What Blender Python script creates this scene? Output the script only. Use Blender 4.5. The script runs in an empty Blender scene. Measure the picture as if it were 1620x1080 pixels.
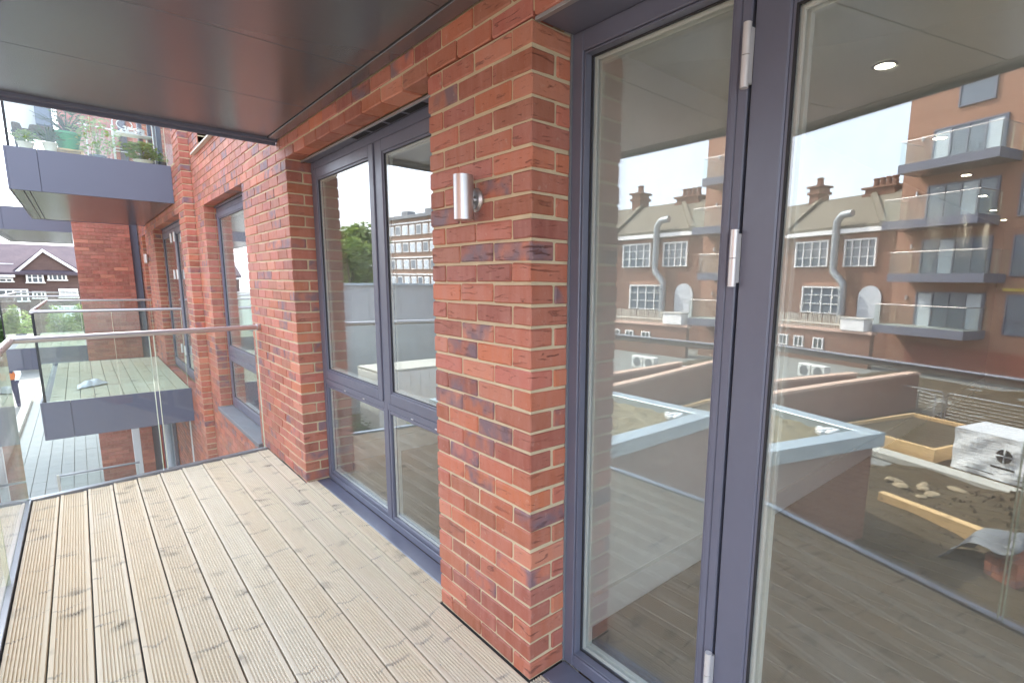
import bpy, bmesh, math, random
from mathutils import Vector, Matrix
random.seed(7)
C = bpy.context.scene
PI = math.pi
# ------------------------------------------------------------------ camera
cam_d = bpy.data.cameras.new('camera'); cam = bpy.data.objects.new('camera', cam_d)
C.collection.objects.link(cam); C.camera = cam
yaw, pitch, roll = .7393, -.1575, .0117
fw = Vector((math.sin(yaw)*math.cos(pitch), math.cos(yaw)*math.cos(pitch), math.sin(pitch)))
r0 = Vector((math.cos(yaw), -math.sin(yaw), 0)); u0 = r0.cross(fw)
rt = r0*math.cos(roll)+u0*math.sin(roll); up = -r0*math.sin(roll)+u0*math.cos(roll)
CAM = Vector((-1.133, -1.3839, 1.5034))
m = Matrix((rt, up, -fw)).transposed().to_4x4(); m.translation = CAM
cam.matrix_world = m
FPX = 825.6
cam_d.sensor_width = 36; cam_d.lens = FPX/1620*36
cam_d.shift_x = -72.9/1620; cam_d.shift_y = 39.2/1620
cam_d.clip_start = .02; cam_d.clip_end = 900
def px(P):
    d = Vector(P)-CAM; w = d.dot(fw)
    if w < .05: return None
    return (882.9+FPX*d.dot(rt)/w, 579.2-FPX*d.dot(up)/w, w)
# ------------------------------------------------------------------ world, sun, exposure
SUN = Vector((.30, .62, .72)).normalized()
W = bpy.data.worlds.new('World'); C.world = W; W.use_nodes = True
nt = W.node_tree; bg = nt.nodes['Background']
sky = nt.nodes.new('ShaderNodeTexSky'); sky.sky_type = 'NISHITA'; sky.sun_disc = False
sky.sun_elevation = math.asin(SUN.z); sky.sun_rotation = math.atan2(SUN.x, SUN.y)
sky.air_density = 1.0; sky.dust_density = 4.5; sky.ozone_density = .6
hz = nt.nodes.new('ShaderNodeMix'); hz.data_type = 'RGBA'; hz.inputs[0].default_value = .45
nt.links.new(sky.outputs[0], hz.inputs[6]); hz.inputs[7].default_value = (7.4, 8.3, 9.9, 1)      # thin even high cloud over the blue
nt.links.new(hz.outputs[2], bg.inputs[0]); bg.inputs[1].default_value = .15
sd = bpy.data.lights.new('sun', 'SUN'); sd.energy = 2.4; sd.angle = math.radians(.6); sd.color = (1, .95, .87)
so = bpy.data.objects.new('sun', sd); C.collection.objects.link(so)
so.rotation_euler = SUN.to_track_quat('Z', 'Y').to_euler(); so.location = (0, 0, 30)
C.view_settings.view_transform = 'Standard'; C.view_settings.look = 'None'
C.view_settings.gamma = 1; C.view_settings.use_curve_mapping = False
C.view_settings.exposure = 2.28
C.cycles.use_denoising = True
C.cycles.max_bounces = 14; C.cycles.transparent_max_bounces = 40; C.cycles.diffuse_bounces = 5
C.cycles.glossy_bounces = 4; C.cycles.sample_clamp_indirect = 6
# ------------------------------------------------------------------ materials
def new_mat(name):
    mt = bpy.data.materials.new(name); mt.use_nodes = True
    n = mt.node_tree; n.nodes.clear()
    out = n.nodes.new('ShaderNodeOutputMaterial'); return mt, n, out
def N(n, t, **kw):
    nd = n.nodes.new(t)
    for k, v in kw.items():
        if k.startswith('i_'): nd.inputs[k[2:].replace('_', ' ')].default_value = v
        else: setattr(nd, k, v)
    return nd
def ramp(n, stops, interp='LINEAR'):
    r = n.nodes.new('ShaderNodeValToRGB'); r.color_ramp.interpolation = interp
    e = r.color_ramp.elements
    while len(e) < len(stops): e.new(.5)
    for q, (p, c) in zip(e, stops): q.position = p; q.color = (*c, 1) if len(c) == 3 else c
    return r
def mixc(n, fac, a, b, mode='MIX'):
    mx = n.nodes.new('ShaderNodeMix'); mx.data_type = 'RGBA'; mx.blend_type = mode
    L = n.links
    for s, v in ((0, fac), (6, a), (7, b)):
        if isinstance(v, (int, float)): mx.inputs[s].default_value = v
        elif isinstance(v, tuple): mx.inputs[s].default_value = (*v, 1)
        else: L.new(v, mx.inputs[s])
    return mx.outputs[2]
def mth(n, op, a, b=None, c=None):
    k = n.nodes.new('ShaderNodeMath'); k.operation = op
    for i, v in enumerate((a, b, c)):
        if v is None: continue
        if isinstance(v, (int, float)): k.inputs[i].default_value = v
        else: n.links.new(v, k.inputs[i])
    return k.outputs[0]
def noise(n, vec, scale, detail=4, rough=.55, dist=0):
    k = N(n, 'ShaderNodeTexNoise'); k.inputs['Scale'].default_value = scale
    k.inputs['Detail'].default_value = detail; k.inputs['Roughness'].default_value = rough
    k.inputs['Distortion'].default_value = dist
    if vec is not None: n.links.new(vec, k.inputs['Vector'])
    return k.outputs['Fac']
def mapping(n, vec, scale=(1, 1, 1), loc=None):
    k = N(n, 'ShaderNodeMapping'); k.inputs['Scale'].default_value = scale
    n.links.new(vec, k.inputs['Vector'])
    if loc is not None:
        if isinstance(loc, tuple): k.inputs['Location'].default_value = loc
        else: n.links.new(loc, k.inputs['Location'])
    return k.outputs[0]
def bump(n, h, strength=.3, dist=.002):
    b = N(n, 'ShaderNodeBump'); b.inputs['Strength'].default_value = strength; b.inputs['Distance'].default_value = dist
    n.links.new(h, b.inputs['Height']); return b.outputs[0]
def princ(n, out, col=None, rough=.6, metal=0, normal=None, spec=.5):
    p = N(n, 'ShaderNodeBsdfPrincipled')
    for s, v in (('Base Color', col), ('Roughness', rough), ('Metallic', metal)):
        if v is None: continue
        if isinstance(v, tuple): p.inputs[s].default_value = (*v, 1)
        elif isinstance(v, (int, float)): p.inputs[s].default_value = v
        else: n.links.new(v, p.inputs[s])
    p.inputs['Specular IOR Level'].default_value = spec
    if normal is not None: n.links.new(normal, p.inputs['Normal'])
    n.links.new(p.outputs[0], out.inputs[0]); return p
def rnd_node(n):
    oi = N(n, 'ShaderNodeObjectInfo'); ge = N(n, 'ShaderNodeNewGeometry')
    s = mth(n, 'MULTIPLY_ADD', ge.outputs['Random Per Island'], 7.77, oi.outputs['Random'])
    return mth(n, 'FRACT', s)
def m_brick(name, dark=1.0, front=(.42, .125, .088), alt=(.47, .145, .062), sat=1.0, purple=.82):
    mt, n, out = new_mat(name)
    tc = N(n, 'ShaderNodeTexCoord'); r = rnd_node(n)
    r2 = mth(n, 'FRACT', mth(n, 'MULTIPLY', r, 13.7)); r3 = mth(n, 'FRACT', mth(n, 'MULTIPLY', r, 71.3))
    cmb = N(n, 'ShaderNodeCombineXYZ')
    n.links.new(mth(n, 'MULTIPLY', r, 37.), cmb.inputs[0]); n.links.new(mth(n, 'MULTIPLY', r2, 23.), cmb.inputs[1]); n.links.new(mth(n, 'MULTIPLY', r3, 11.), cmb.inputs[2])
    v = mapping(n, tc.outputs['Object'], (1, 1, 1), cmb.outputs[0])
    vs = mapping(n, tc.outputs['Object'], (22, 22, 5), cmb.outputs[0])      # upright bands
    vh = mapping(n, tc.outputs['Object'], (9, 9, 60), cmb.outputs[0])     # lying creases
    base = mixc(n, r2, front, alt)
    base = mixc(n, mth(n, 'MULTIPLY', mth(n, 'GREATER_THAN', r3, .55), .35), base, (.40, .13, .085))
    base = mixc(n, mth(n, 'MULTIPLY', mth(n, 'GREATER_THAN', r3, .88), .6), base, (.52, .21, .12))
    vv = mth(n, 'MULTIPLY_ADD', mth(n, 'FRACT', mth(n, 'MULTIPLY', r, 31.7)), .56, .72); cv = N(n, 'ShaderNodeCombineXYZ')
    for q in range(3): n.links.new(vv, cv.inputs[q])
    base = mixc(n, 1., base, cv.outputs[0], 'MULTIPLY')
    bands = ramp(n, [(.35, (0, 0, 0)), (.7, (1, 1, 1))]); n.links.new(noise(n, vs, 1., 2), bands.inputs[0])
    base = mixc(n, mth(n, 'MULTIPLY', bands.outputs[0], .36), base, (.54, .25, .19))
    # flashed (purple-grey) blotches on some of the bricks
    fl = ramp(n, [(.40, (0, 0, 0)), (.62, (1, 1, 1))]); n.links.new(noise(n, v, 11, 2, .5, .25), fl.inputs[0])
    some = mth(n, 'GREATER_THAN', r, purple)
    base = mixc(n, mth(n, 'MULTIPLY', mth(n, 'MULTIPLY', fl.outputs[0], some), .85), base, (.175, .125, .15))
    # creases
    cr = ramp(n, [(.33, (1, 1, 1)), (.40, (0, 0, 0))]); n.links.new(noise(n, vh, 1., 5, .65, 1.2), cr.inputs[0])
    base = mixc(n, mth(n, 'MULTIPLY', mth(n, 'MULTIPLY', cr.outputs[0], .75), mth(n, 'FRACT', mth(n, 'MULTIPLY', r, 5.3))), base, (.16, .05, .035))
    # mortar smear and salts
    sm = ramp(n, [(.60, (0, 0, 0)), (.78, (1, 1, 1))]); n.links.new(noise(n, v, 30, 6, .7), sm.inputs[0])
    base = mixc(n, mth(n, 'MULTIPLY', sm.outputs[0], .5), base, (.62, .46, .37))
    bl_ = ramp(n, [(.42, (0, 0, 0)), (.75, (1, 1, 1))]); geo = N(n, 'ShaderNodeNewGeometry')
    n.links.new(noise(n, geo.outputs['Position'], 1.7, 5, .6), bl_.inputs[0])
    base = mixc(n, mth(n, 'MULTIPLY', bl_.outputs[0], .14), base, (.62, .42, .36))
    pit = ramp(n, [(.27, (1, 1, 1)), (.33, (0, 0, 0))]); n.links.new(noise(n, v, 130, 3, .6), pit.inputs[0])
    base = mixc(n, mth(n, 'MULTIPLY', pit.outputs[0], .6), base, (.10, .04, .03))
    if dark != 1.0: base = mixc(n, 1.0, base, (dark, dark, dark), 'MULTIPLY')
    h = mth(n, 'ADD', mth(n, 'MULTIPLY', noise(n, v, 90, 6, .7), .5), mth(n, 'MULTIPLY', cr.outputs[0], -.9))
    h = mth(n, 'ADD', h, mth(n, 'MULTIPLY', noise(n, v, 18, 3), .7))
    princ(n, out, base, .56, 0, bump(n, h, .9, .0035), .5)
    return mt
def m_mortar(name, col=(.62, .51, .335)):
    mt, n, out = new_mat(name)
    tc = N(n, 'ShaderNodeTexCoord'); v = tc.outputs['Object']
    a = noise(n, v, 9, 5, .6)
    base = mixc(n, a, tuple(c*.75 for c in col), tuple(min(1, c*1.22) for c in col))
    princ(n, out, base, .9, 0, bump(n, noise(n, v, 220, 5, .7), .8, .002), .2)
    return mt
def m_paint(name, col, rough=.35, metal=0, var=.12, bmp=.05, scl=6, spec=.5):
    mt, n, out = new_mat(name)
    tc = N(n, 'ShaderNodeTexCoord'); v = tc.outputs['Object']
    a = noise(n, v, scl, 5, .6)
    base = mixc(n, a, tuple(c*(1-var) for c in col), tuple(min(1, c*(1+var)) for c in col))
    rr = mth(n, 'MULTIPLY_ADD', noise(n, v, scl*4, 4), .18, rough-.09)
    princ(n, out, base, rr, metal, bump(n, noise(n, v, 160, 3), bmp, .0006), spec)
    return mt
def m_frame(name, col):
    mt, n, out = new_mat(name)
    tc = N(n, 'ShaderNodeTexCoord'); v = tc.outputs['Object']
    a = noise(n, v, 3, 6, .7)
    base = mixc(n, a, tuple(c*.86 for c in col), tuple(c*1.14 for c in col))
    sc = ramp(n, [(.73, (0, 0, 0)), (.76, (1, 1, 1))]); n.links.new(noise(n, mapping(n, v, (1, 1, .25)), 42, 6, .75), sc.inputs[0])
    base = mixc(n, mth(n, 'MULTIPLY', sc.outputs[0], .35), base, (.42, .41, .42))
    rr = mth(n, 'MULTIPLY_ADD', noise(n, v, 14, 5), .22, .24)
    princ(n, out, base, rr, 0, bump(n, noise(n, v, 350, 3), .08, .0004), .55)
    return mt
def m_glass(name, f0=.05, tint=(.95, .97, .955), rough=.0, wav=0.0, dirt_veil=.02):
    mt, n, out = new_mat(name)
    ge = N(n, 'ShaderNodeNewGeometry'); dp = N(n, 'ShaderNodeVectorMath', operation='DOT_PRODUCT')
    n.links.new(ge.outputs['Incoming'], dp.inputs[0]); n.links.new(ge.outputs['Normal'], dp.inputs[1])
    c = mth(n, 'ABSOLUTE', dp.outputs['Value']); o = mth(n, 'SUBTRACT', 1., c)
    f = mth(n, 'MULTIPLY_ADD', mth(n, 'POWER', o, 5.), 1-f0, f0)
    tr = N(n, 'ShaderNodeBsdfTransparent'); tr.inputs[0].default_value = (*tint, 1)
    gl = N(n, 'ShaderNodeBsdfGlossy'); gl.inputs['Roughness'].default_value = rough; gl.inputs[0].default_value = (1, 1, 1, 1)
    if wav:
        tc = N(n, 'ShaderNodeTexCoord')
        n.links.new(bump(n, noise(n, tc.outputs['Object'], 1.1, 1), 1., wav), gl.inputs['Normal'])
    mx = N(n, 'ShaderNodeMixShader'); n.links.new(f, mx.inputs[0]); n.links.new(tr.outputs[0], mx.inputs[1]); n.links.new(gl.outputs[0], mx.inputs[2])
    df = N(n, 'ShaderNodeBsdfDiffuse'); df.inputs[0].default_value = (.62, .64, .60, 1)
    tc = N(n, 'ShaderNodeTexCoord'); d = ramp(n, [(.45, (0, 0, 0)), (.8, (1, 1, 1))]); n.links.new(noise(n, tc.outputs['Object'], 3.5, 7, .7), d.inputs[0])
    m2 = N(n, 'ShaderNodeMixShader'); n.links.new(mth(n, 'MULTIPLY_ADD', d.outputs[0], dirt_veil, dirt_veil*.5), m2.inputs[0])  # dust film that also carries a painted milky veil
    n.links.new(mx.outputs[0], m2.inputs[1]); n.links.new(df.outputs[0], m2.inputs[2]); n.links.new(m2.outputs[0], out.inputs[0])
    return mt
def m_deck(name, k=(1, 1, 1), scl=1.0):
    mt, n, out = new_mat(name)
    tc = N(n, 'ShaderNodeTexCoord'); r = rnd_node(n)
    cmb = N(n, 'ShaderNodeCombineXYZ'); n.links.new(mth(n, 'MULTIPLY', r, 19.), cmb.inputs[0]); n.links.new(mth(n, 'MULTIPLY', r, 57.), cmb.inputs[1])
    v = mapping(n, tc.outputs['Object'], (1, 1, 1), cmb.outputs[0])
    g = noise(n, mapping(n, v, (60, 1.6, 60)), 1., 5, .6, .6)
    r2 = mth(n, 'FRACT', mth(n, 'MULTIPLY', r, 9.3))
    a = mixc(n, r2, (.74, .63, .46), (.75, .68, .54))
    a = mixc(n, mth(n, 'MULTIPLY', mth(n, 'FRACT', mth(n, 'MULTIPLY', r, 41.3)), .45), a, (.62, .53, .40))
    base = mixc(n, mth(n, 'MULTIPLY', g, .5), a, (.40, .29, .18))
    # slanting grey knot streaks
    vo = N(n, 'ShaderNodeTexVoronoi'); vo.feature = 'F1'
    wob = N(n, 'ShaderNodeVectorMath', operation='ADD')
    n.links.new(mapping(n, v, (6.4*scl, 2.9*scl, 1)), wob.inputs[0])
    nz = N(n, 'ShaderNodeTexNoise'); nz.inputs['Scale'].default_value = 7; n.links.new(v, nz.inputs['Vector'])
    sv = N(n, 'ShaderNodeVectorMath', operation='SCALE'); sv.inputs['Scale'].default_value = .55
    n.links.new(nz.outputs['Color'], sv.inputs[0]); n.links.new(sv.outputs[0], wob.inputs[1])
    sk = mapping(n, wob.outputs[0], (1, 3.6, 1)); n.links.new(sk, vo.inputs['Vector']); vo.inputs['Scale'].default_value = .62
    kn = ramp(n, [(.05, (1, 1, 1)), (.27, (0, 0, 0))]); n.links.new(vo.outputs['Distance'], kn.inputs[0])
    br = ramp(n, [(.40, (0, 0, 0)), (.60, (1, 1, 1))]); n.links.new(noise(n, v, 24, 4, .7), br.inputs[0])
    kk = mth(n, 'MULTIPLY', kn.outputs[0], mth(n, 'MULTIPLY_ADD', br.outputs[0], .7, .3))
    base = mixc(n, mth(n, 'MULTIPLY', kk, .78), base, (.10, .08, .065))
    dk = ramp(n, [(.03, (1, 1, 1)), (.09, (0, 0, 0))]); n.links.new(vo.outputs['Distance'], dk.inputs[0])
    base = mixc(n, mth(n, 'MULTIPLY', dk.outputs[0], .7), base, (.07, .05, .04))
    sp = N(n, 'ShaderNodeSeparateXYZ'); n.links.new(tc.outputs['Object'], sp.inputs[0])
    for per, off in ((.37, .0), (.61, 5.3)):
        u = mth(n, 'ADD', mth(n, 'DIVIDE', sp.outputs[1], per), mth(n, 'MULTIPLY', r, 61.+off)); cell = mth(n, 'FLOOR', u)
        wn = N(n, 'ShaderNodeTexWhiteNoise', noise_dimensions='2D'); c2 = N(n, 'ShaderNodeCombineXYZ')
        n.links.new(cell, c2.inputs[0]); n.links.new(mth(n, 'MULTIPLY_ADD', r, 91., off), c2.inputs[1]); n.links.new(c2.outputs[0], wn.inputs['Vector'])
        sw = N(n, 'ShaderNodeSeparateColor'); n.links.new(wn.outputs['Color'], sw.inputs[0])
        xk = mth(n, 'MULTIPLY_ADD', sw.outputs[0], .11, -.055)                  # where the whorl sits across the board
        yk = mth(n, 'MULTIPLY_ADD', sw.outputs[1], .5, -.25)
        f = mth(n, 'MULTIPLY', mth(n, 'SUBTRACT', mth(n, 'SUBTRACT', mth(n, 'FRACT', u), .5), yk), per)
        dx = mth(n, 'SUBTRACT', sp.outputs[0], xk)
        sl = mth(n, 'MULTIPLY_ADD', sw.outputs[2], 1.1, -.35)
        wob2 = mth(n, 'MULTIPLY_ADD', noise(n, v, 30, 3, .6), .026, -.017)
        d_ = mth(n, 'ABSOLUTE', mth(n, 'ADD', mth(n, 'SUBTRACT', f, mth(n, 'MULTIPLY', mth(n, 'ABSOLUTE', dx), sl)), wob2))
        wd = mth(n, 'MULTIPLY_ADD', mth(n, 'FRACT', mth(n, 'MULTIPLY', sw.outputs[0], 17.)), .008, .003)
        ln = mth(n, 'SUBTRACT', 1., mth(n, 'DIVIDE', d_, wd)); ln.node.use_clamp = True
        fade = mth(n, 'SUBTRACT', 1., mth(n, 'DIVIDE', mth(n, 'ABSOLUTE', dx), mth(n, 'MULTIPLY_ADD', sw.outputs[1], .06, .025))); fade.node.use_clamp = True
        on = mth(n, 'GREATER_THAN', mth(n, 'FRACT', mth(n, 'MULTIPLY', sw.outputs[1], 23.)), .28)
        kf = mth(n, 'MULTIPLY', mth(n, 'MULTIPLY', mth(n, 'POWER', ln, .6), mth(n, 'POWER', fade, .5)), mth(n, 'MULTIPLY', on, mth(n, 'MULTIPLY_ADD', br.outputs[0], .4, .45)))
        base = mixc(n, kf, base, (.15, .13, .125))
    gr = ramp(n, [(.4, (0, 0, 0)), (.75, (1, 1, 1))]); n.links.new(noise(n, v, 2.2, 5, .6), gr.inputs[0])
    base = mixc(n, mth(n, 'MULTIPLY', gr.outputs[0], .35), base, (.66, .60, .50))
    base = mixc(n, 1., base, k, 'MULTIPLY')
    princ(n, out, base, .75, 0, bump(n, g, .35, .0012), .25)
    return mt
def m_bricktex(name, c1, c2, mort, w=.215, h=.065, dk=1.0):
    mt, n, out = new_mat(name)
    tc = N(n, 'ShaderNodeTexCoord'); sp = N(n, 'ShaderNodeSeparateXYZ'); n.links.new(tc.outputs['Object'], sp.inputs[0])
    cb = N(n, 'ShaderNodeCombineXYZ'); n.links.new(mth(n, 'ADD', sp.outputs[0], sp.outputs[1]), cb.inputs[0]); n.links.new(sp.outputs[2], cb.inputs[1])
    b = N(n, 'ShaderNodeTexBrick'); n.links.new(cb.outputs[0], b.inputs['Vector'])
    b.inputs['Scale'].default_value = 1; b.inputs['Brick Width'].default_value = w+.01; b.inputs['Row Height'].default_value = h+.01
    b.inputs['Mortar Size'].default_value = .006; b.inputs['Color1'].default_value = (*c1, 1); b.inputs['Color2'].default_value = (*c2, 1); b.inputs['Mortar'].default_value = (*mort, 1)
    base = mixc(n, mth(n, 'MULTIPLY', noise(n, tc.outputs['Object'], .6, 6, .65), .7), b.outputs['Color'], tuple(c*.6 for c in c1))
    princ(n, out, base, .85, 0, bump(n, b.outputs['Fac'], -.4, .01), .2)
    return mt
def m_soil(name, a, b, scl=1.5, bd=.06, fine=14):
    mt, n, out = new_mat(name)
    tc = N(n, 'ShaderNodeTexCoord'); v = tc.outputs['Object']
    x = noise(n, v, scl, 8, .68)
    r = ramp(n, [(.32, a), (.68, b)]); n.links.new(x, r.inputs[0])
    base = mixc(n, noise(n, v, fine, 6, .7), r.outputs[0], tuple(c*.55 for c in a))
    princ(n, out, base, .95, 0, bump(n, noise(n, v, fine*.6, 8, .7), .9, bd), .15)
    return mt
def m_leaf(name, a, b):
    mt, n, out = new_mat(name)
    r = rnd_node(n); base = mixc(n, r, a, b)
    p = princ(n, out, base, .55, 0, None, .4)
    tl = N(n, 'ShaderNodeBsdfTranslucent'); n.links.new(base, tl.inputs[0])
    mx = N(n, 'ShaderNodeMixShader'); mx.inputs[0].default_value = .35
    n.links.new(p.outputs[0], mx.inputs[1]); n.links.new(tl.outputs[0], mx.inputs[2]); n.links.new(mx.outputs[0], out.inputs[0])
    return mt
def m_emit(name, col, s):
    mt, n, out = new_mat(name); e = N(n, 'ShaderNodeEmission'); e.inputs[0].default_value = (*col, 1); e.inputs[1].default_value = s
    n.links.new(e.outputs[0], out.inputs[0]); mt.cycles.emission_sampling = 'NONE'; return mt
def m_soffit(name, col):
    mt, n, out = new_mat(name)
    tc = N(n, 'ShaderNodeTexCoord'); v = tc.outputs['Object']
    a = noise(n, mapping(n, v, (1, 60, 1)), 1., 4, .6)
    base = mixc(n, a, tuple(c*.97 for c in col), tuple(c*1.03 for c in col))
    sc = ramp(n, [(.72, (0, 0, 0)), (.78, (1, 1, 1))]); n.links.new(noise(n, mapping(n, v, (5, 30, 1)), 2., 6, .75), sc.inputs[0])
    base = mixc(n, mth(n, 'MULTIPLY', sc.outputs[0], .03), base, (.5, .5, .5))
    rr = mth(n, 'MULTIPLY_ADD', noise(n, v, 1.5, 2), .06, .20)
    princ(n, out, base, rr, .55, bump(n, noise(n, mapping(n, v, (1.2, 1.2, 1)), 1.5, 2), .15, .003), .6)
    return mt
M = {}
M['brick'] = m_brick('red_brick')
M['mortar'] = m_mortar('mortar')
M['tower_brick'] = m_brick('plain_red_brick', 1.0, (.36, .105, .07), (.38, .125, .08), purple=1.1)
M['tower_mortar'] = m_mortar('red_mortar', (.42, .22, .15))
M['frame'] = m_frame('grey_frame_paint', (.136, .141, .187))
M['fascia'] = m_paint('grey_fascia', (.132, .14, .182), .42, 0, .07, .03, 2)
M['soffit'] = m_soffit('soffit_metal', (.205, .208, .222))
M['dark'] = m_paint('black_rubber', (.02, .02, .022), .6)
M['steel'] = m_paint('galvanised_steel', (.42, .43, .44), .4, .7, .2)
M['stainless'] = m_paint('brushed_stainless', (.60, .58, .57), .36, .85, .05, .05, 30)
M['hinge'] = m_paint('satin_silver', (.72, .70, .68), .3, .35, .04)
M['alum'] = m_paint('mill_aluminium', (.33, .35, .40), .34, .8, .1)
M['spacer'] = m_paint('glazing_spacer', (.78, .79, .74), .4, 0, .05)
M['glass'] = m_glass('window_glass', .045, (.975, .985, .975), 0, .002, .010)
M['coated_glass'] = m_glass('coated_outer_glass', .125, (.975, .985, .975), 0, .0015, .046)  # film heavier than dust alone, standing in for a brighter interior
M['rail_glass'] = m_glass('rail_glass', .038, (.945, .97, .955), 0, .001, .014)
M['glass_edge'] = m_paint('glass_edge', (.62, .66, .48), .2, 0, .2)
M['deck'] = m_deck('grooved_deck')
M['deck_grey'] = m_deck('grey_deck', (.92, 1.02, 1.0), .8)
M['white'] = m_paint('white_wall', (.80, .80, .76), .8, 0, .03, .1)
M['ceiling'] = m_paint('ceiling_paint', (.74, .74, .66), .85, 0, .02)
M['skirting'] = m_paint('white_gloss', (.82, .83, .81), .35, 0, .02)
M['floor'] = m_deck('dark_wood_floor', (.22, .19, .165), .6)
M['white_paint'] = m_paint('white_joinery', (.82, .82, .80), .45, 0, .04)
M['opp_brick'] = m_bricktex('opposite_brick', (.42, .22, .15), (.36, .18, .115), (.38, .25, .17))
M['opp_panel'] = m_paint('red_brown_panel', (.27, .085, .05), .6, 0, .15, .2, 1)
M['old_brick'] = m_bricktex('old_brick', (.26, .12, .075), (.18, .085, .06), (.30, .23, .17))
M['yard_brick'] = m_bricktex('yard_brick', (.33, .16, .11), (.27, .125, .09), (.36, .24, .16))
M['coping_pink'] = m_paint('pink_coping', (.62, .42, .33), .8, 0, .12, .3)
M['roof_tile'] = m_soil('tiled_roof', (.20, .18, .14), (.27, .24, .185), 1.2, .02, 9)
M['slate'] = m_soil('dark_slate_roof', (.085, .07, .085), (.14, .11, .12), 1.5, .02, 6)
M['house_wall'] = m_bricktex('brown_brick', (.13, .085, .075), (.10, .065, .06), (.15, .11, .10))
M['sky_pane'] = m_paint('dark_window_glass', (.10, .13, .17), .06, 0, .2, 0, 1, 1.0)
M['pane_dark'] = m_paint('dark_pane', (.045, .055, .06), .05, 0, .3, 0, 1, .8)
M['curtain'] = m_paint('pale_curtain', (.55, .60, .64), .8, 0, .12)
M['duct'] = m_paint('zinc_duct', (.34, .37, .39), .45, .4, .15)
M['coping_metal'] = m_paint('metal_coping', (.42, .50, .56), .4, .4, .1)
M['sedum'] = m_soil('sedum', (.30, .24, .13), (.58, .50, .34), 4., .09, 22)
M['soil'] = m_soil('soil', (.11, .082, .05), (.21, .16, .105), 1.6, .09, 14)
M['pave'] = m_soil('ground_paving', (.27, .27, .26), (.36, .36, .34), .35, .01, 3)
M['slab'] = m_paint('pale_slab', (.33, .355, .34), .8, 0, .12, .3, 3)
M['concrete'] = m_paint('concrete', (.48, .47, .43), .85, 0, .14, .4, 3)
M['timber'] = m_deck('new_timber', (1.05, .82, .55), .5)
M['wrap'] = m_paint('white_plastic_wrap', (.80, .82, .85), .32, 0, .05, .3, 3)
M['black'] = m_paint('black_print', (.02, .02, .025), .5)
M['membrane'] = m_paint('grey_membrane', (.19, .20, .215), .6, 0, .15, .3, 5)
M['hoard'] = m_paint('grey_cladding', (.42, .44, .45), .5, .1, .07, .1, 1)
M['flat_brick'] = m_paint('flats_brick', (.26, .15, .10), .8, 0, .12, .1, .5)
M['asphalt'] = m_soil('asphalt', (.06, .06, .06), (.09, .09, .09), .8, .01, 12)
M['leaf'] = m_leaf('foliage', (.10, .17, .03), (.20, .26, .05))
M['leaf_dark'] = m_leaf('dark_foliage', (.04, .09, .025), (.09, .15, .04))
M['leaf_pale'] = m_leaf('pale_foliage', (.22, .34, .08), (.35, .42, .16))
M['bark'] = m_soil('bark', (.10, .075, .05), (.16, .12, .08), 4, .02, 20)
M['green_pot'] = m_paint('green_plastic', (.03, .30, .10), .4, 0, .1)
M['cream'] = m_paint('cream_plastic', (.66, .62, .52), .5, 0, .1)
M['blue_grey'] = m_paint('blue_grey_cover', (.17, .20, .28), .5, 0, .25, .1, 5)
M['orange'] = m_paint('orange_cloth', (.72, .20, .05), .7, 0, .1)
M['navy'] = m_paint('navy_cloth', (.05, .05, .10), .8, 0, .2)
M['skin'] = m_paint('skin', (.50, .30, .22), .6, 0, .05)
M['lamp'] = m_emit('lamp_disc', (1, .88, .70), 16)
M['yellow'] = m_paint('yellow_tape', (.62, .48, .06), .5, 0, .2)
M['stone'] = m_paint('buff_stone', (.33, .26, .17), .85, 0, .2, .4, 5)
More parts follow.
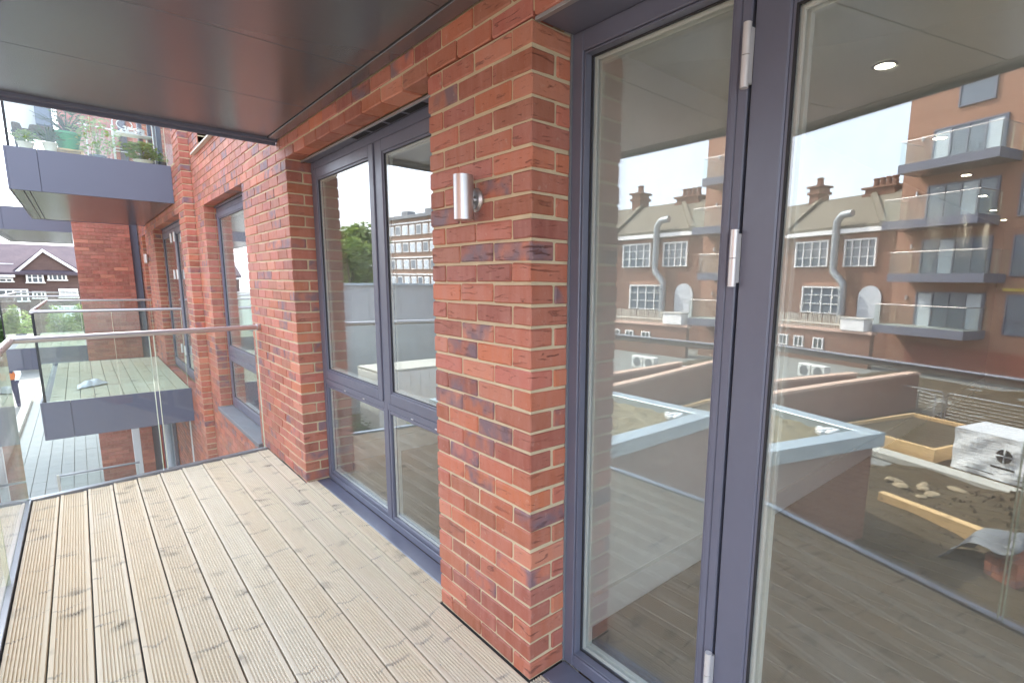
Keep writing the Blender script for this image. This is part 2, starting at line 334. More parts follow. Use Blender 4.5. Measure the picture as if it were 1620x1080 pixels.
# ------------------------------------------------------------------ builders
class MB:
    def __init__(s): s.v = []; s.f = []; s.sm = False
    def add(s, vs, fs):
        o = len(s.v); s.v += [tuple(v) for v in vs]; s.f += [tuple(i+o for i in f) for f in fs]; return s
    def box(s, x0, x1, y0, y1, z0, z1, rot=None, bev=0):
        if x0 > x1: x0, x1 = x1, x0
        if y0 > y1: y0, y1 = y1, y0
        if z0 > z1: z0, z1 = z1, z0
        if bev:
            vs, fs = bevbox(x1-x0, y1-y0, z1-z0, bev); c = ((x0+x1)/2, (y0+y1)/2, (z0+z1)/2)
            vs = [(a+c[0], b+c[1], d+c[2]) for a, b, d in vs]
        else:
            vs = [(x0, y0, z0), (x1, y0, z0), (x1, y1, z0), (x0, y1, z0), (x0, y0, z1), (x1, y0, z1), (x1, y1, z1), (x0, y1, z1)]
            fs = [(0, 3, 2, 1), (4, 5, 6, 7), (0, 1, 5, 4), (1, 2, 6, 5), (2, 3, 7, 6), (3, 0, 4, 7)]
        if rot is not None: vs = [rot @ Vector(v) for v in vs]
        return s.add(vs, fs)
    def prism(s, pts, a, b):        # polygon pts (3D list) moved from offset a to offset b
        n = len(pts); A = [Vector(p)+Vector(a) for p in pts]; B = [Vector(p)+Vector(b) for p in pts]
        return s.add(A+B, [tuple(range(n))[::-1], tuple(range(n, 2*n))]+[(i, (i+1) % n, (i+1) % n+n, i+n) for i in range(n)])
    def tube(s, pts, r, seg=10, cap=True):
        pts = [Vector(p) for p in pts]; rs = r if isinstance(r, (list, tuple)) else [r]*len(pts)
        o = len(s.v); prev = None
        for i, p in enumerate(pts):
            t = (pts[min(i+1, len(pts)-1)]-pts[max(i-1, 0)]).normalized()
            a = t.cross(Vector((0, 0, 1))) if prev is None else prev-t*prev.dot(t)
            if a.length < 1e-3: a = t.cross(Vector((1, 0, 0)))
            a.normalize(); prev = a; b = t.cross(a)
            for k in range(seg):
                an = 2*PI*k/seg; s.v.append(tuple(p+(a*math.cos(an)+b*math.sin(an))*rs[i]))
        for i in range(len(pts)-1):
            for k in range(seg):
                k2 = (k+1) % seg; s.f.append((o+i*seg+k, o+i*seg+k2, o+(i+1)*seg+k2, o+(i+1)*seg+k))
        if cap:
            s.f.append(tuple(o+k for k in range(seg))[::-1]); e = o+(len(pts)-1)*seg; s.f.append(tuple(e+k for k in range(seg)))
        return s
    def lathe(s, prof, c, seg=14):
        o = len(s.v)
        for r, z in prof:
            for k in range(seg):
                an = 2*PI*k/seg; s.v.append((c[0]+r*math.cos(an), c[1]+r*math.sin(an), c[2]+z))
        for i in range(len(prof)-1):
            for k in range(seg):
                k2 = (k+1) % seg; s.f.append((o+i*seg+k, o+i*seg+k2, o+(i+1)*seg+k2, o+(i+1)*seg+k))
        s.f.append(tuple(o+k for k in range(seg))[::-1]); e = o+(len(prof)-1)*seg; s.f.append(tuple(e+k for k in range(seg)))
        return s
    def build(s, name, mat, parent=None, smooth=False, local=False):
        off = Vector((0, 0, 0))
        if parent is not None and not local:
            q = parent
            while q is not None: off += Vector(q.location); q = q.parent
        me = bpy.data.meshes.new(name); me.from_pydata([tuple(Vector(v)-off) for v in s.v], [], s.f)
        me.materials.append(M[mat] if isinstance(mat, str) else mat)
        bm = bmesh.new(); bm.from_mesh(me); bmesh.ops.recalc_face_normals(bm, faces=bm.faces); bm.to_mesh(me); bm.free()
        if smooth:
            for p in me.polygons: p.use_smooth = True
            try: me.set_sharp_from_angle(angle=math.radians(40))
            except Exception: pass
        o = bpy.data.objects.new(name, me); C.collection.objects.link(o)
        if parent is not None: o.parent = parent
        return o
def bevbox(a, b, c, e, jit=0):
    vs = []; fs = []; idx = {}
    for sx in (-1, 1):
        for sy in (-1, 1):
            for sz in (-1, 1):
                for ax in range(3):
                    h = [a/2, b/2, c/2]; s3 = (sx, sy, sz); p = [s3[i]*(h[i]-(0 if i == ax else e)) for i in range(3)]
                    if jit: p = [q+random.uniform(-jit, jit) for q in p]
                    idx[(sx, sy, sz, ax)] = len(vs); vs.append(tuple(p))
    for ax in range(3):
        o = [i for i in range(3) if i != ax]
        for s in (-1, 1):
            q = []
            for s1, s2 in ((-1, -1), (1, -1), (1, 1), (-1, 1)):
                k = [0, 0, 0]; k[ax] = s; k[o[0]] = s1; k[o[1]] = s2; q.append(idx[(*k, ax)])
            fs.append(tuple(q))
    for ax in range(3):
        o = [i for i in range(3) if i != ax]
        for s1 in (-1, 1):
            for s2 in (-1, 1):
                k = [0, 0, 0]; k[o[0]] = s1; k[o[1]] = s2; k1 = k[:]; k1[ax] = -1; k2 = k[:]; k2[ax] = 1
                fs.append((idx[(*k1, o[0])], idx[(*k2, o[0])], idx[(*k2, o[1])], idx[(*k1, o[1])]))
    for sx in (-1, 1):
        for sy in (-1, 1):
            for sz in (-1, 1): fs.append(tuple(idx[(sx, sy, sz, ax)] for ax in range(3)))
    return vs, fs
def tag(o, label=None, cat=None, group=None, kind=None):
    if label: o['label'] = label
    if cat: o['category'] = cat
    if group: o['group'] = group
    if kind: o['kind'] = kind
    return o
def thing(name, loc, label, cat, group=None, rz=0):
    o = bpy.data.objects.new(name, None); C.collection.objects.link(o); o.location = loc; o.rotation_euler = (0, 0, rz)
    o.empty_display_size = .1
    return tag(o, label, cat, group)
def struct(mb, name, mat, smooth=False): return tag(mb.build(name, mat, None, smooth), kind='structure')
def link_copy(o, parent=None):
    c = o.copy(); C.collection.objects.link(c)
    if parent is not None: c.parent = parent
    return c
def copy_tree(o, parent=None):
    kids = list(o.children); c = link_copy(o, parent)
    for ch in kids: copy_tree(ch, c)
    return c
# bricks -----------------------------------------------------------
_bm = {}
def brick_mesh(a, b, mat):
    key = (round(a, 3), round(b, 3), mat); L = _bm.setdefault(key, [])
    if len(L) < 5:
        vs, fs = bevbox(a, b, .0642, .0042, .0016)
        me = bpy.data.meshes.new('brick'); me.from_pydata(vs, [], fs); me.materials.append(M[mat])
        bm = bmesh.new(); bm.from_mesh(me); bmesh.ops.recalc_face_normals(bm, faces=bm.faces); bm.to_mesh(me); bm.free()
        L.append(me); return me
    return random.choice(L)
def row(u0, u1, first, holes=()):
    """stretcher course from u0 to u1; 'first' is the length of the first brick; holes are (a, b) gaps"""
    out = []; u = u0; L = first
    while u < u1-.03:
        e = min(u+L, u1)
        segs = [(u, e)]
        for a, b in holes:
            ns = []
            for s, t in segs:
                if t <= a or s >= b: ns.append((s, t))
                else:
                    if s < a: ns.append((s, a))
                    if t > b: ns.append((b, t))
            segs = ns
        out += [(s, t) for s, t in segs if t-s > .035]
        u = u+L+.01; L = .215
    return out
def lay(parent, bricks, mat='brick', limit=300, force=None):
    """bricks: (cx, cy, cz, a, b) with a along X and b along Y; the ones that show largest become parts, the rest one stuff mesh"""
    sc = []
    for bk in bricks:
        q = px(bk[:3])
        vis = q is not None and -30 < q[0] < 1650 and -30 < q[1] < 1110
        sc.append((0 if vis else 1, (q[2] if q else 99), bk))
    sc.sort(key=lambda t: (t[0], t[1]))
    pl = Vector(parent.location); rest = MB()
    for i, (nv, w, (x, y, z, a, b)) in enumerate(sc):
        if i < limit and not nv:
            o = bpy.data.objects.new('brick', brick_mesh(a, b, mat)); C.collection.objects.link(o)
            o.parent = parent; o.location = Vector((x+random.gauss(0, .0009), y+random.gauss(0, .0009), z+random.gauss(0, .0009)))-pl
            o.rotation_euler = (random.gauss(0, .004), random.gauss(0, .004), random.gauss(0, .003))
        else: rest.box(x-a/2, x+a/2, y-b/2, y+b/2, z-.0325, z+.0325)
    if rest.v: tag(rest.build('brickwork', mat, parent), kind='stuff')
CR = .075; BD = .1025
# ------------------------------------------------------------------ ground and large structure
g = MB().box(-240, 240, -200, 300, -3.3, -3.02); struct(g, 'ground', 'pave')
g = MB().box(-24.5, -3.0, -12, 9.0, -3.02, -3.0); 
# uneven soil sheet of the courtyard
so_mb = MB(); nx, ny = 120, 120
def soil_h(x, y):
    h = .05*math.sin(x*1.7+y*.9)+.04*math.sin(y*2.6-x)+.03*math.sin(x*4.1)*math.cos(y*3.3)
    d = math.hypot((x+10.9)/1.0, (y-2.9)/1.1)
    h += .50*math.exp(-d*d)*(1+.25*math.sin(x*9)*math.cos(y*8))
    return h
for i in range(nx+1):
    for j in range(ny+1):
        x = -25.8+22.8*i/nx; y = -9+25*j/ny
        so_mb.v.append((x, y, -2.94+soil_h(x, y)+random.uniform(-.012, .012)))
for i in range(nx):
    for j in range(ny): so_mb.f.append((i*(ny+1)+j, (i+1)*(ny+1)+j, (i+1)*(ny+1)+j+1, i*(ny+1)+j+1))
struct(so_mb, 'courtyard_soil', 'soil', True)
# pale terrace slabs below, beside the building
tb = thing('ground_terrace', (-1.5, 14, -3), None, None); tb['kind'] = 'structure'
k = 0; slab_meshes = []
rest = MB()
for j in range(40):
    for i in range(12):
        x0 = -2.75+.225*i; y0 = 10.8+.61*j
        if i < 12 and j < 22:
            if len(slab_meshes) < 3:
                mb = MB().box(-.108, .108, -.3, .3, -.03, .01, bev=.003); o = mb.build('paving_slab', 'slab', tb, local=True); slab_meshes.append(o.data)
            else:
                o = bpy.data.objects.new('paving_slab', random.choice(slab_meshes)); C.collection.objects.link(o); o.parent = tb
            o.location = (x0+.1125+1.5, y0+.3-14, random.uniform(-.002, .002))
        else: rest.box(x0, x0+.217, y0, y0+.6, -3.03, -2.99)
tag(rest.build('paving', 'slab', tb), kind='stuff')
# ------------------------------------------------------------------ our building: the mass behind the facade
D1 = (-3.4, 0.0); W1 = (.665, 2.66); W2 = (3.97, 5.85); Z1 = 2.325
bld = thing('apartment_building', (4, 0, -3), 'new brick apartment building whose balcony, doors and windows fill the view', 'building')
b = MB(); b.box(.36, 10.5, -16, 32, 2.62, 6.1); b.box(.36, 10.5, -16, 14, -3.0, -.16); b.box(.36, 10.5, 14, 32, -3.0, 2.6); b.build('storey', 'white', bld)  # far stretch unseen, added to shade the terrace; roof height set for its shadow
b = MB()   # inner leaf of the wall round the openings
for y0, y1 in ((-16, D1[0]), (D1[1]+.03, W1[0]-.03), (W1[1]+.03, W2[0]-.03), (W2[1]+.03, 14)): b.box(.25, .36, y0, y1, -.16, 2.62)
for y0, y1 in ((D1[0], D1[1]+.03), (W1[0]-.03, W1[1]+.03), (W2[0]-.03, W2[1]+.03)): b.box(.25, .36, y0, y1, Z1+.012, 2.62)
b.box(.25, .36, W2[0]-.03, W2[1]+.03, -.16, -.04)
b.build('inner_wall', 'white', bld)
# rooms
b = MB(); b.box(.30, 10.5, -16, 14, -.16, -.03); struct(b, 'room_floor', 'floor')
b = MB(); b.box(.365, 10.5, -16, 14, 2.40, 2.60); struct(b, 'room_ceiling', 'ceiling')
b = MB(); b.box(.365, 10.4, .10, .22, -.03, 2.4); b.box(.365, 10.4, -5.2, -5.1, -.03, 2.4); b.box(9.4, 9.5, -5.1, .10, -.03, 2.4)
b.box(.365, 6, 3.0, 3.12, -.03, 2.4); b.box(5.0, 5.1, .22, 3.0, -.03, 2.4); b.box(.365, 5, 3.75, 3.85, -.03, 2.4); b.box(.365, 5, 6.1, 6.2, -.03, 2.4); b.box(4.0, 4.1, 3.85, 6.1, -.03, 2.4)
struct(b, 'room_wall', 'white')
b = MB(); b.box(.365, 9.4, .085, .10, -.03, .12); b.box(.365, 9.4, .078, .0995, .115, .125); b.box(.365, 5, 2.985, 3.0, -.03, .12)
struct(b, 'skirting', 'skirting')
# floorboards of the near room, each one a piece
fb = thing('room_floorboards', (1, -1, -.03), None, None); fb['kind'] = 'structure'
fm = None
for i in range(80):
    y = .43+.112*i
    if fm is None:
        o = MB().box(-.0545, .0545, -2.58, 2.58, 0, .012, bev=.0012).build('floorboard', 'floor', fb, local=True); fm = o.data
    else: o = bpy.data.objects.new('floorboard', fm); C.collection.objects.link(o); o.parent = fb
    o.location = (y-1, -1.5, .001)
# recessed ceiling downlights in the room
dl = [(1.389, -.575), (2.8, -.465), (4.209, -.345), (5.496, -.247), (6.79, -.142), (8.0, -.07)]
names = ['nearest downlight in the ceiling behind the open door glass', 'second downlight along the ceiling behind the door glass', 'third downlight along the ceiling behind the door glass',
         'fourth downlight along the ceiling behind the door glass', 'fifth downlight along the ceiling behind the door glass', 'farthest downlight in the ceiling behind the door glass']
base_dl = None
for (x, y), lb in zip(dl, names):
    if base_dl is None:
        t = thing('downlight', (x, y, 2.4), lb, 'downlight', 'downlights in the room ceiling'); base_dl = t
        MB().lathe([(.034, -.004), (.036, -.001), (.046, -.001), (.048, -.006), (.044, -.009), (.036, -.009), (.034, -.004)], (0, 0, 0), 24).build('bezel', 'steel', t, True, True)
        MB().lathe([(.034, -.0035), (.034, -.0055)], (0, 0, 0), 24).build('lens', 'lamp', t, False, True)
    else:
        t = copy_tree(base_dl); t.location = (x, y, 2.4); t['label'] = lb
# ------------------------------------------------------------------ brick pier between door and window
pier = thing('brick_pier', (.05, .33, 0), 'red brick pier with the steel wall light between door and window', 'wall')
MB().box(.006, .172, .006, .659, -.12, Z1).build('mortar', 'mortar', pier)
bl = []
for k in range(0, 31):
    z = k*CR+.0375
    if k % 2 == 0:
        bl.append((.1075, .05125, z, .215, .1025))
        for a, c in ((.1125, .3275), (.3375, .5525)): bl.append((BD/2, (a+c)/2, z, BD, c-a))
        bl.append((.1075, .61375, z, .215, .1025))
    else:
        for a, c in ((0, .215), (.225, .44), (.45, .665)): bl.append((BD/2, (a+c)/2, z, BD, c-a))
        for y in (.05125, .61375): bl.append((.1125+.034, y, z, .068, .1025))
lay(pier, bl)
MB().box(-.006, .17, -.002, .667, -.10, -.004).build('damp_course', 'dark', pier)
# band of brick above the openings, under the balcony above
band = thing('brick_lintel_band', (.05, 1, Z1), 'courses of orange red brick running over door and window under the soffit', 'wall')
MB().box(.006, .172, -3.6, 2.66, Z1+.02, 2.9).build('mortar', 'mortar', band)
bl = []
for k in range(31, 38):
    z = k*CR+.0375
    for a, c in row(-3.7125 if k % 2 == 0 else -3.6, 2.655, .215): bl.append((BD/2, (a+c)/2, z, BD, c-a))
lay(band, bl, limit=120)
# main facade to the left
fac = thing('brick_facade', (.05, 4.5, 0), 'long red brick facade with grey flashed bricks left of the tall window', 'wall')
mb = MB()
mb.box(.006, .18, 2.667, W2[0]-.007, -3, Z1+.7); mb.box(.006, .18, W2[1]+.007, 6.45, -3, Z1+.7); mb.box(.006, .18, W2[0]-.007, W2[1]+.007, -3, -.035)
mb.box(.006, .18, W2[0]-.007, W2[1]+.007, Z1+.02, 2.93); mb.box(.006, .18, 2.67, 3.97, 3.0, 6.1); mb.box(.006, .18, 5.85, 6.45, 3.0, 6.1); mb.box(.006, .18, 3.97, 5.85, 5.25, 6.1)
mb.build('mortar', 'mortar', fac)
bl = []
for k in range(-38, 81):
    z = k*CR+.0375
    holes = []
    if 0 <= k < 31: holes = [W2]
    if 39 <= k < 70: holes = [(3.97, 5.85)]
    first = .1025 if k % 2 == 0 else .215
    for a, c in row(2.66, 6.45, first, holes): bl.append((BD/2, (a+c)/2, z, BD, c-a))
    if 0 <= k < 31:   # reveals: at the tall window and on both sides of the small one
        if k % 2 == 0:
            bl = [q for q in bl if not (abs(q[2]-z) < 1e-4 and abs(q[1]-2.71125) < .002)]
            bl.append((.1075, 2.71125, z, .215, .1025))
            bl.append((.155, W2[1]+.05125, z, .095, .1025))
        else:
            bl.append((.1125+.034, 2.71125, z, .068, .1025)); bl.append((.155, W2[1]+.05125, z, .095, .1025))
# front bricks nearest first
lay(fac, bl, limit=300)
MB().box(-.006, .165, 2.656, 3.9, -.045, -.006).build('damp_course', 'dark', fac)
# facade beyond, standing one brick proud
XB = -.1025
fb2 = thing('far_brick_facade', (-.05, 9, 0), 'brick facade bay standing proud beyond the small window, behind the neighbouring balcony', 'wall')
mb = MB(); D2 = (6.95, 10.0); W3 = (11.45, 12.15)
for y0, y1 in ((6.457, D2[0]-.007), (D2[1]+.007, W3[0]-.007), (W3[1]+.007, 13.2)): mb.box(XB+.007, .1, y0, y1, -3, 6.1)
for y0, y1 in (D2, W3):
    mb.box(XB+.007, .1, y0-.007, y1+.007, Z1+.02, 2.95); mb.box(XB+.007, .1, y0-.007, y1+.007, -3, -.05); mb.box(XB+.007, .1, y0-.007, y1+.007, 5.3, 6.1)
mb.build('mortar', 'mortar', fb2)
bl = []
for k in range(-40, 81):
    z = k*CR+.0375; holes = []
    if 0 <= k < 31: holes = [(D2[0], D2[1]+.1125), (W3[0], W3[1]+.1125)]
    if 39 <= k < 70: holes = [(D2[0], D2[1]+.1125)]
    for a, c in row(6.45, 13.2, .1025 if k % 2 == 0 else .215, holes): bl.append((XB+BD/2, (a+c)/2, z, BD, c-a))
    if 0 <= k < 31 or 39 <= k < 70:
        for yy in ((D2[1]+.05125, W3[1]+.05125) if k < 31 else (D2[1]+.05125,)):
            if k % 2: bl += [(XB+.05125, yy, z, .1025, .1025), (XB+.16, yy, z, .095, .1025)]
            else: bl.append((XB+.10375, yy, z, .2075, .1025))
lay(fb2, bl, limit=250)
# tower of plain red brick
tw = thing('brick_tower', (-.7, 13.2, -3), 'plain red brick projection standing beyond the neighbouring balcony', 'wall')
TY = 12.7
MB().box(-1.113, -.257, TY+.007, 14.2, -3, 6.1).build('mortar', 'tower_mortar', tw)
bl = []
for k in range(-40, 81):
    z = k*CR+.0375
    for a, c in row(-1.12, -.25, .1025 if k % 2 == 0 else .215): bl.append(((a+c)/2, TY+BD/2, z, c-a, BD))
    for a, c in row(TY+.1125, 14.2, .215): bl.append((-1.12+BD/2, (a+c)/2, z, BD, c-a))
lay(tw, bl, 'tower_brick', limit=180)
t = thing('downpipe', (-.18, 12.75, -3), 'blue grey square downpipe in the corner beside the red brick projection', 'downpipe')
MB().box(-.247, -.12, 12.78, 12.9, -3, 6.1).build('pipe', 'fascia', t)
MB().box(-.2515, -.115, 12.775, 12.905, .9, .96).build('bracket', 'fascia', t)
# ------------------------------------------------------------------ windows of the facade
def pane_pair(parent, x, y0, y1, z0, z1, name='glass_pane', mat='glass', local=False, gap=.018):
    for q in (0, gap):
        MB().box(x+q, x+q+.005, y0, y1, z0, z1).build(name, mat if q else ('coated_glass' if mat == 'glass' else mat), parent, False, local)
def ring(mb, x0, x1, y0, y1, z0, z1, w, wb=None, bev=.003):
    wb = w if wb is None else wb
    mb.box(x0, x1, y0, y0+w, z0, z1, bev=bev); mb.box(x0, x1, y1-w, y1, z0, z1, bev=bev)
    mb.box(x0+.0005, x1-.0005, y0+w, y1-w, z1-w, z1, bev=bev); mb.box(x0+.0005, x1-.0005, y0+w, y1-w, z0, z0+wb, bev=bev)
    return mb
def sash(parent, name, x, y0, y1, z0, z1, w=.06, local=False, step=True):
    o = ring(MB(), x, x+.06, y0, y1, z0, z1, w).build(name, 'frame', parent, False, local)
    if step: ring(MB(), x+.006, x+.055, y0+w, y1-w, z0+w, z1-w, .012, bev=.002).build('glazing_bead', 'frame', parent, False, local)
    a = w+.012 if step else w
    ring(MB(), x+.0225, x+.0325, y0+a-.004, y1-a+.004, z0+a-.004, z1-a+.004, .013, bev=.001).build('spacer_bar', 'spacer', parent, False, local)
    ring(MB(), x+.041, x+.056, y0+a-.003, y1-a+.003, z0+a-.003, z1-a+.003, .016, bev=.001).build('inner_bead', 'spacer', parent, False, local)
    ring(MB(), x+.010, x+.0155, y0+a-.001, y1-a+.001, z0+a-.001, z1-a+.001, .004, bev=.0005).build('gasket', 'dark', parent, False, local)
    pane_pair(parent, x+.016, y0+a, y1-a, z0+a, z1-a, local=local)
    return o
FX = .165
w1 = thing('window', (FX, 1.66, 0), 'tall four light grey framed window between the brick pier and the left facade', 'window')
ring(MB(), FX, FX+.07, W1[0], W1[1], .0, 2.318, .05, .045).build('frame', 'frame', w1)
ym = 1.575
MB().box(FX+.002, FX+.068, ym-.022, ym+.022, .045, 2.268, bev=.003).build('mullion', 'frame', w1)
MB().box(FX+.002, FX+.068, W1[0]+.05, ym-.022, .745, .785, bev=.003).build('transom', 'frame', w1)
MB().box(FX+.002, FX+.068, ym+.022, W1[1]-.05, .745, .785, bev=.003).build('transom', 'frame', w1)
for y0, y1 in ((W1[0]+.052, ym-.026), (ym+.026, W1[1]-.052)):
    sash(w1, 'casement', FX-.006, y0, y1, .79, 2.264, .062)
    # fixed lower light
    ring(MB(), FX+.006, FX+.06, y0, y1, .049, .742, .022, bev=.002).build('glazing_bead', 'frame', w1)
    ring(MB(), FX+.0235, FX+.0335, y0+.018, y1-.018, .067, .724, .014, bev=.001).build('spacer_bar', 'spacer', w1)
    ring(MB(), FX+.044, FX+.060, y0+.018, y1-.018, .067, .724, .018, bev=.001).build('inner_bead', 'spacer', w1)
    pane_pair(w1, FX+.017, y0+.022, y1-.022, .071, .72)
    for q in (.3, .62):   # drainage caps by the transom gap
        yy = y0+(y1-y0)*q; MB().box(FX-.004, FX+.001, yy-.012, yy+.012, .748, .754, bev=.001).build('drain_cap', 'hinge', w1)
MB().box(.078, FX+.002, W1[0]+.003, W1[1]-.003, -.035, -.002, bev=.003).build('sill', 'frame', w1)
MB().box(.074, .079, W1[0]+.003, W1[1]-.003, -.05, -.004, bev=.001).build('sill_edge', 'alum', w1)
# head plate with slot vents
hp = MB().box(.108, FX+.01, W1[0]+.002, W1[1]-.002, 2.319, 2.3235); hp.build('head_plate', 'frame', w1)
MB().box(.098, .1075, W1[0]+.002, W1[1]-.002, 2.312, 2.3245, bev=.001).build('lintel_edge', 'steel', w1)
for yy in (1.03, 1.25, 1.47, 1.69):
    v = MB()
    for q in range(6): v.box(.112+q*.0075, .116+q*.0075, yy-.095, yy+.095, 2.3165, 2.3187)
    v.build('slot_vent', 'dark', w1)
# small window with stone sill
w2 = thing('window', (FX, 4.9, 0), 'small grey framed window with a slate sill left of the tall one', 'window')
ring(MB(), .12, .18, W2[0], W2[1], .0, 2.30, .05).build('frame', 'frame', w2)
MB().box(.122, .178, W2[0]+.05, W2[1]-.05, .62, .67, bev=.003).build('transom', 'frame', w2)
for z0, z1 in ((.67, 2.25), (.05, .62)): sash(w2, 'casement', .115, W2[0]+.052, W2[1]-.052, z0+.002, z1-.002, .055)
MB().box(-.035, .125, W2[0]-.03, W2[1]+.03, -.05, -.002, bev=.004).build('sill', 'membrane', w2)
MB().box(.104, .18, W2[0]-.02, W2[1]+.02, 2.302, 2.322).build('head_plate', 'frame', w2)
# upper window: only its pale sill and reveal show
w3 = thing('window', (FX, 4.9, 2.95), 'upper window with a bright sill on the brick facade above', 'window')
ring(MB(), .12, .18, 3.97, 5.85, 2.93, 5.24, .05).build('frame', 'frame', w3)
pane_pair(w3, .14, 4.02, 5.80, 2.98, 5.19)
MB().box(-.04, .12, 4.9, 6.12, 2.905, 2.925, bev=.002).build('sill', 'cream', w3)
# ------------------------------------------------------------------ the doors
df = thing('door_frame', (.18, -.3, 0), 'grey door frame with its narrow fixed side light right of the brick pier', 'door frame')
MB().box(.176, .25, -.052, -.001, .0, 2.325, bev=.003).build('jamb', 'frame', df)
MB().box(.1765, .2495, -3.38, -.052, 2.262, 2.325, bev=.003).build('head', 'frame', df)
MB().box(.1765, .2495, -3.38, -.052, .0, .05, bev=.003).build('threshold', 'frame', df)
MB().box(.169, .1755, -.006, .0015, .0, 2.325).build('sealant', 'membrane', df)
MB().box(.06, .176, -3.38, -.004, -.035, -.002, bev=.003).build('sill', 'frame', df)
MB().box(.056, .061, -3.38, -.004, -.05, -.004, bev=.001).build('sill_edge', 'alum', df)
MB().box(.03, .185, -3.38, -.003, 2.3255, 2.3305).build('head_plate', 'frame', df)
MB().box(.012, .03, -3.38, -.001, 2.3185, 2.3305, bev=.001).build('lintel_edge', 'steel', df)
# side light leaf
y0, y1 = -.60, -.054
ring(MB(), .182, .243, y0, y1, .052, 2.26, .006, bev=.001).build('glazing_bead', 'frame', df)
ring(MB(), .226, .234, y0+.004, y1-.004, .056, 2.256, .014, bev=.001).build('spacer_bar', 'spacer', df)
ring(MB(), .2435, .262, y0+.004, y1-.004, .056, 2.256, .019, bev=.001).build('inner_bead', 'spacer', df)
ring(MB(), .210, .2175, y0+.005, y1-.005, .057, 2.255, .005, bev=.0005).build('gasket', 'dark', df)
pane_pair(df, .218, y0+.006, y1-.006, .058, 2.254)
MB().box(.178, .2495, -.622, -.6005, .05, 2.262, bev=.003).build('stile', 'frame', df)
MB().box(.1765, .2495, -.6515, -.6235, .05, 2.262, bev=.003).build('mullion', 'frame', df)
MB().box(.19, .24, -.6235, -.622, .05, 2.262).build('seal', 'dark', df)
# open leaf, hinged at the mullion
AL = math.radians(8.95)
dr = thing('glazed_door', (.176, -.657, 0), 'grey framed glass door standing slightly open towards the balcony, silver hinges', 'door', rz=-AL)
y0, y1 = -.95, -.003
mb = MB(); mb.box(0, .062, -.104, y1, .012, 2.258, bev=.004); mb.box(0, .062, y0-.3, y0-.2, .012, 2.258, bev=.004)
mb.box(.0005, .0615, y0-.2, -.104, 2.16, 2.258, bev=.004); mb.box(.0005, .0615, y0-.2, -.104, .012, .11, bev=.004)
mb.build('frame', 'frame', dr, False, True)
ya, yb = y0-.2, -.104
ring(MB(), .005, .056, ya, yb, .11, 2.16, .011, bev=.002).build('glazing_bead', 'frame', dr, False, True)
ring(MB(), .018, .028, ya+.006, yb-.006, .116, 2.154, .017, bev=.001).build('spacer_bar', 'spacer', dr, False, True)
ring(MB(), .038, .054, ya+.006, yb-.006, .116, 2.154, .021, bev=.001).build('inner_bead', 'spacer', dr, False, True)
ring(MB(), .004, .0112, ya+.0095, yb-.0095, .1195, 2.1505, .006, bev=.0005).build('gasket', 'dark', dr, False, True)
pane_pair(dr, .0115, ya+.009, yb-.009, .119, 2.151, local=True)
for za, zb in ((1.995, 2.147), (1.50, 1.648), (.27, .415)):
    h = MB(); zm = (za+zb)/2
    h.tube([(-.017, .004, za), (-.017, .004, zm-.001)], .0105, 16); h.tube([(-.017, .004, zm+.001), (-.017, .004, zb)], .0105, 16)
    h.box(-.016, .002, -.004, .006, za+.01, zb-.01)
    h.build('hinge', 'hinge', dr, True, True)
# ------------------------------------------------------------------ balconies
def board_mesh(L, w, groove=True, depth=.026, n=9, pitch=.0118):
    prof = [(-w/2, -depth), (-w/2, -.0025), (-w/2+.0025, 0)]
    if groove:
        x = -n*pitch/2
        for i in range(n): prof += [(x+.0020, 0), (x+.0038, -.0055), (x+.0082, -.0055), (x+.0100, 0)]; x += pitch
    prof += [(w/2-.0025, 0), (w/2, -.0025), (w/2, -depth)]
    mb = MB(); n_ = len(prof)
    mb.v = [(a, -L/2, z) for a, z in prof]+[(a, L/2, z) for a, z in prof]
    mb.f = [(i, i+1, n_+i+1, n_+i) for i in range(n_-1)]+[tuple(range(n_))[::-1], tuple(range(n_, 2*n_))]
    return mb
# our own deck
deck = thing('timber_deck', (-.75, 0, 0), 'balcony deck of grooved softwood boards with grey knots', 'deck')
BW = .1416; X0 = -1.507
def yend(x): return 3.49+(x+1.507)*.155
bm_cache = {}
def board(x0, x1, ya, yb, z=0, parent=deck, mat='deck', name='deck_board', n=9):
    key = (round(x1-x0, 3), round(yb-ya, 2), mat, n)
    if key not in bm_cache:
        o = board_mesh(yb-ya, x1-x0, True, n=n).build(name, mat, parent, False, True); bm_cache[key] = o.data
    else: o = bpy.data.objects.new(name, bm_cache[key]); C.collection.objects.link(o); o.parent = parent
    o.location = Vector(((x0+x1)/2, (ya+yb)/2, z))-Vector(parent.location); return o
for i in range(11):
    a = X0+i*BW; c = a+BW-.0065
    if i == 0: a += .004
    if i == 10: c = -.008
    o = board(a, c, -3.6, round(yend((a+c)/2), 2)-.012, random.uniform(-.0008, .0008), n=9 if i < 10 else 5)
board(-.003, .072, .672, 2.655, 0, n=4); board(-.003, .054, -3.4, -.006, 0, n=4)
mb = MB().box(-1.5, .07, -3.6, 3.45, -.09, -.03); mb.build('gap_shade_sheet', 'dark', deck)  # one black sheet under all boards, painted shade for the gaps
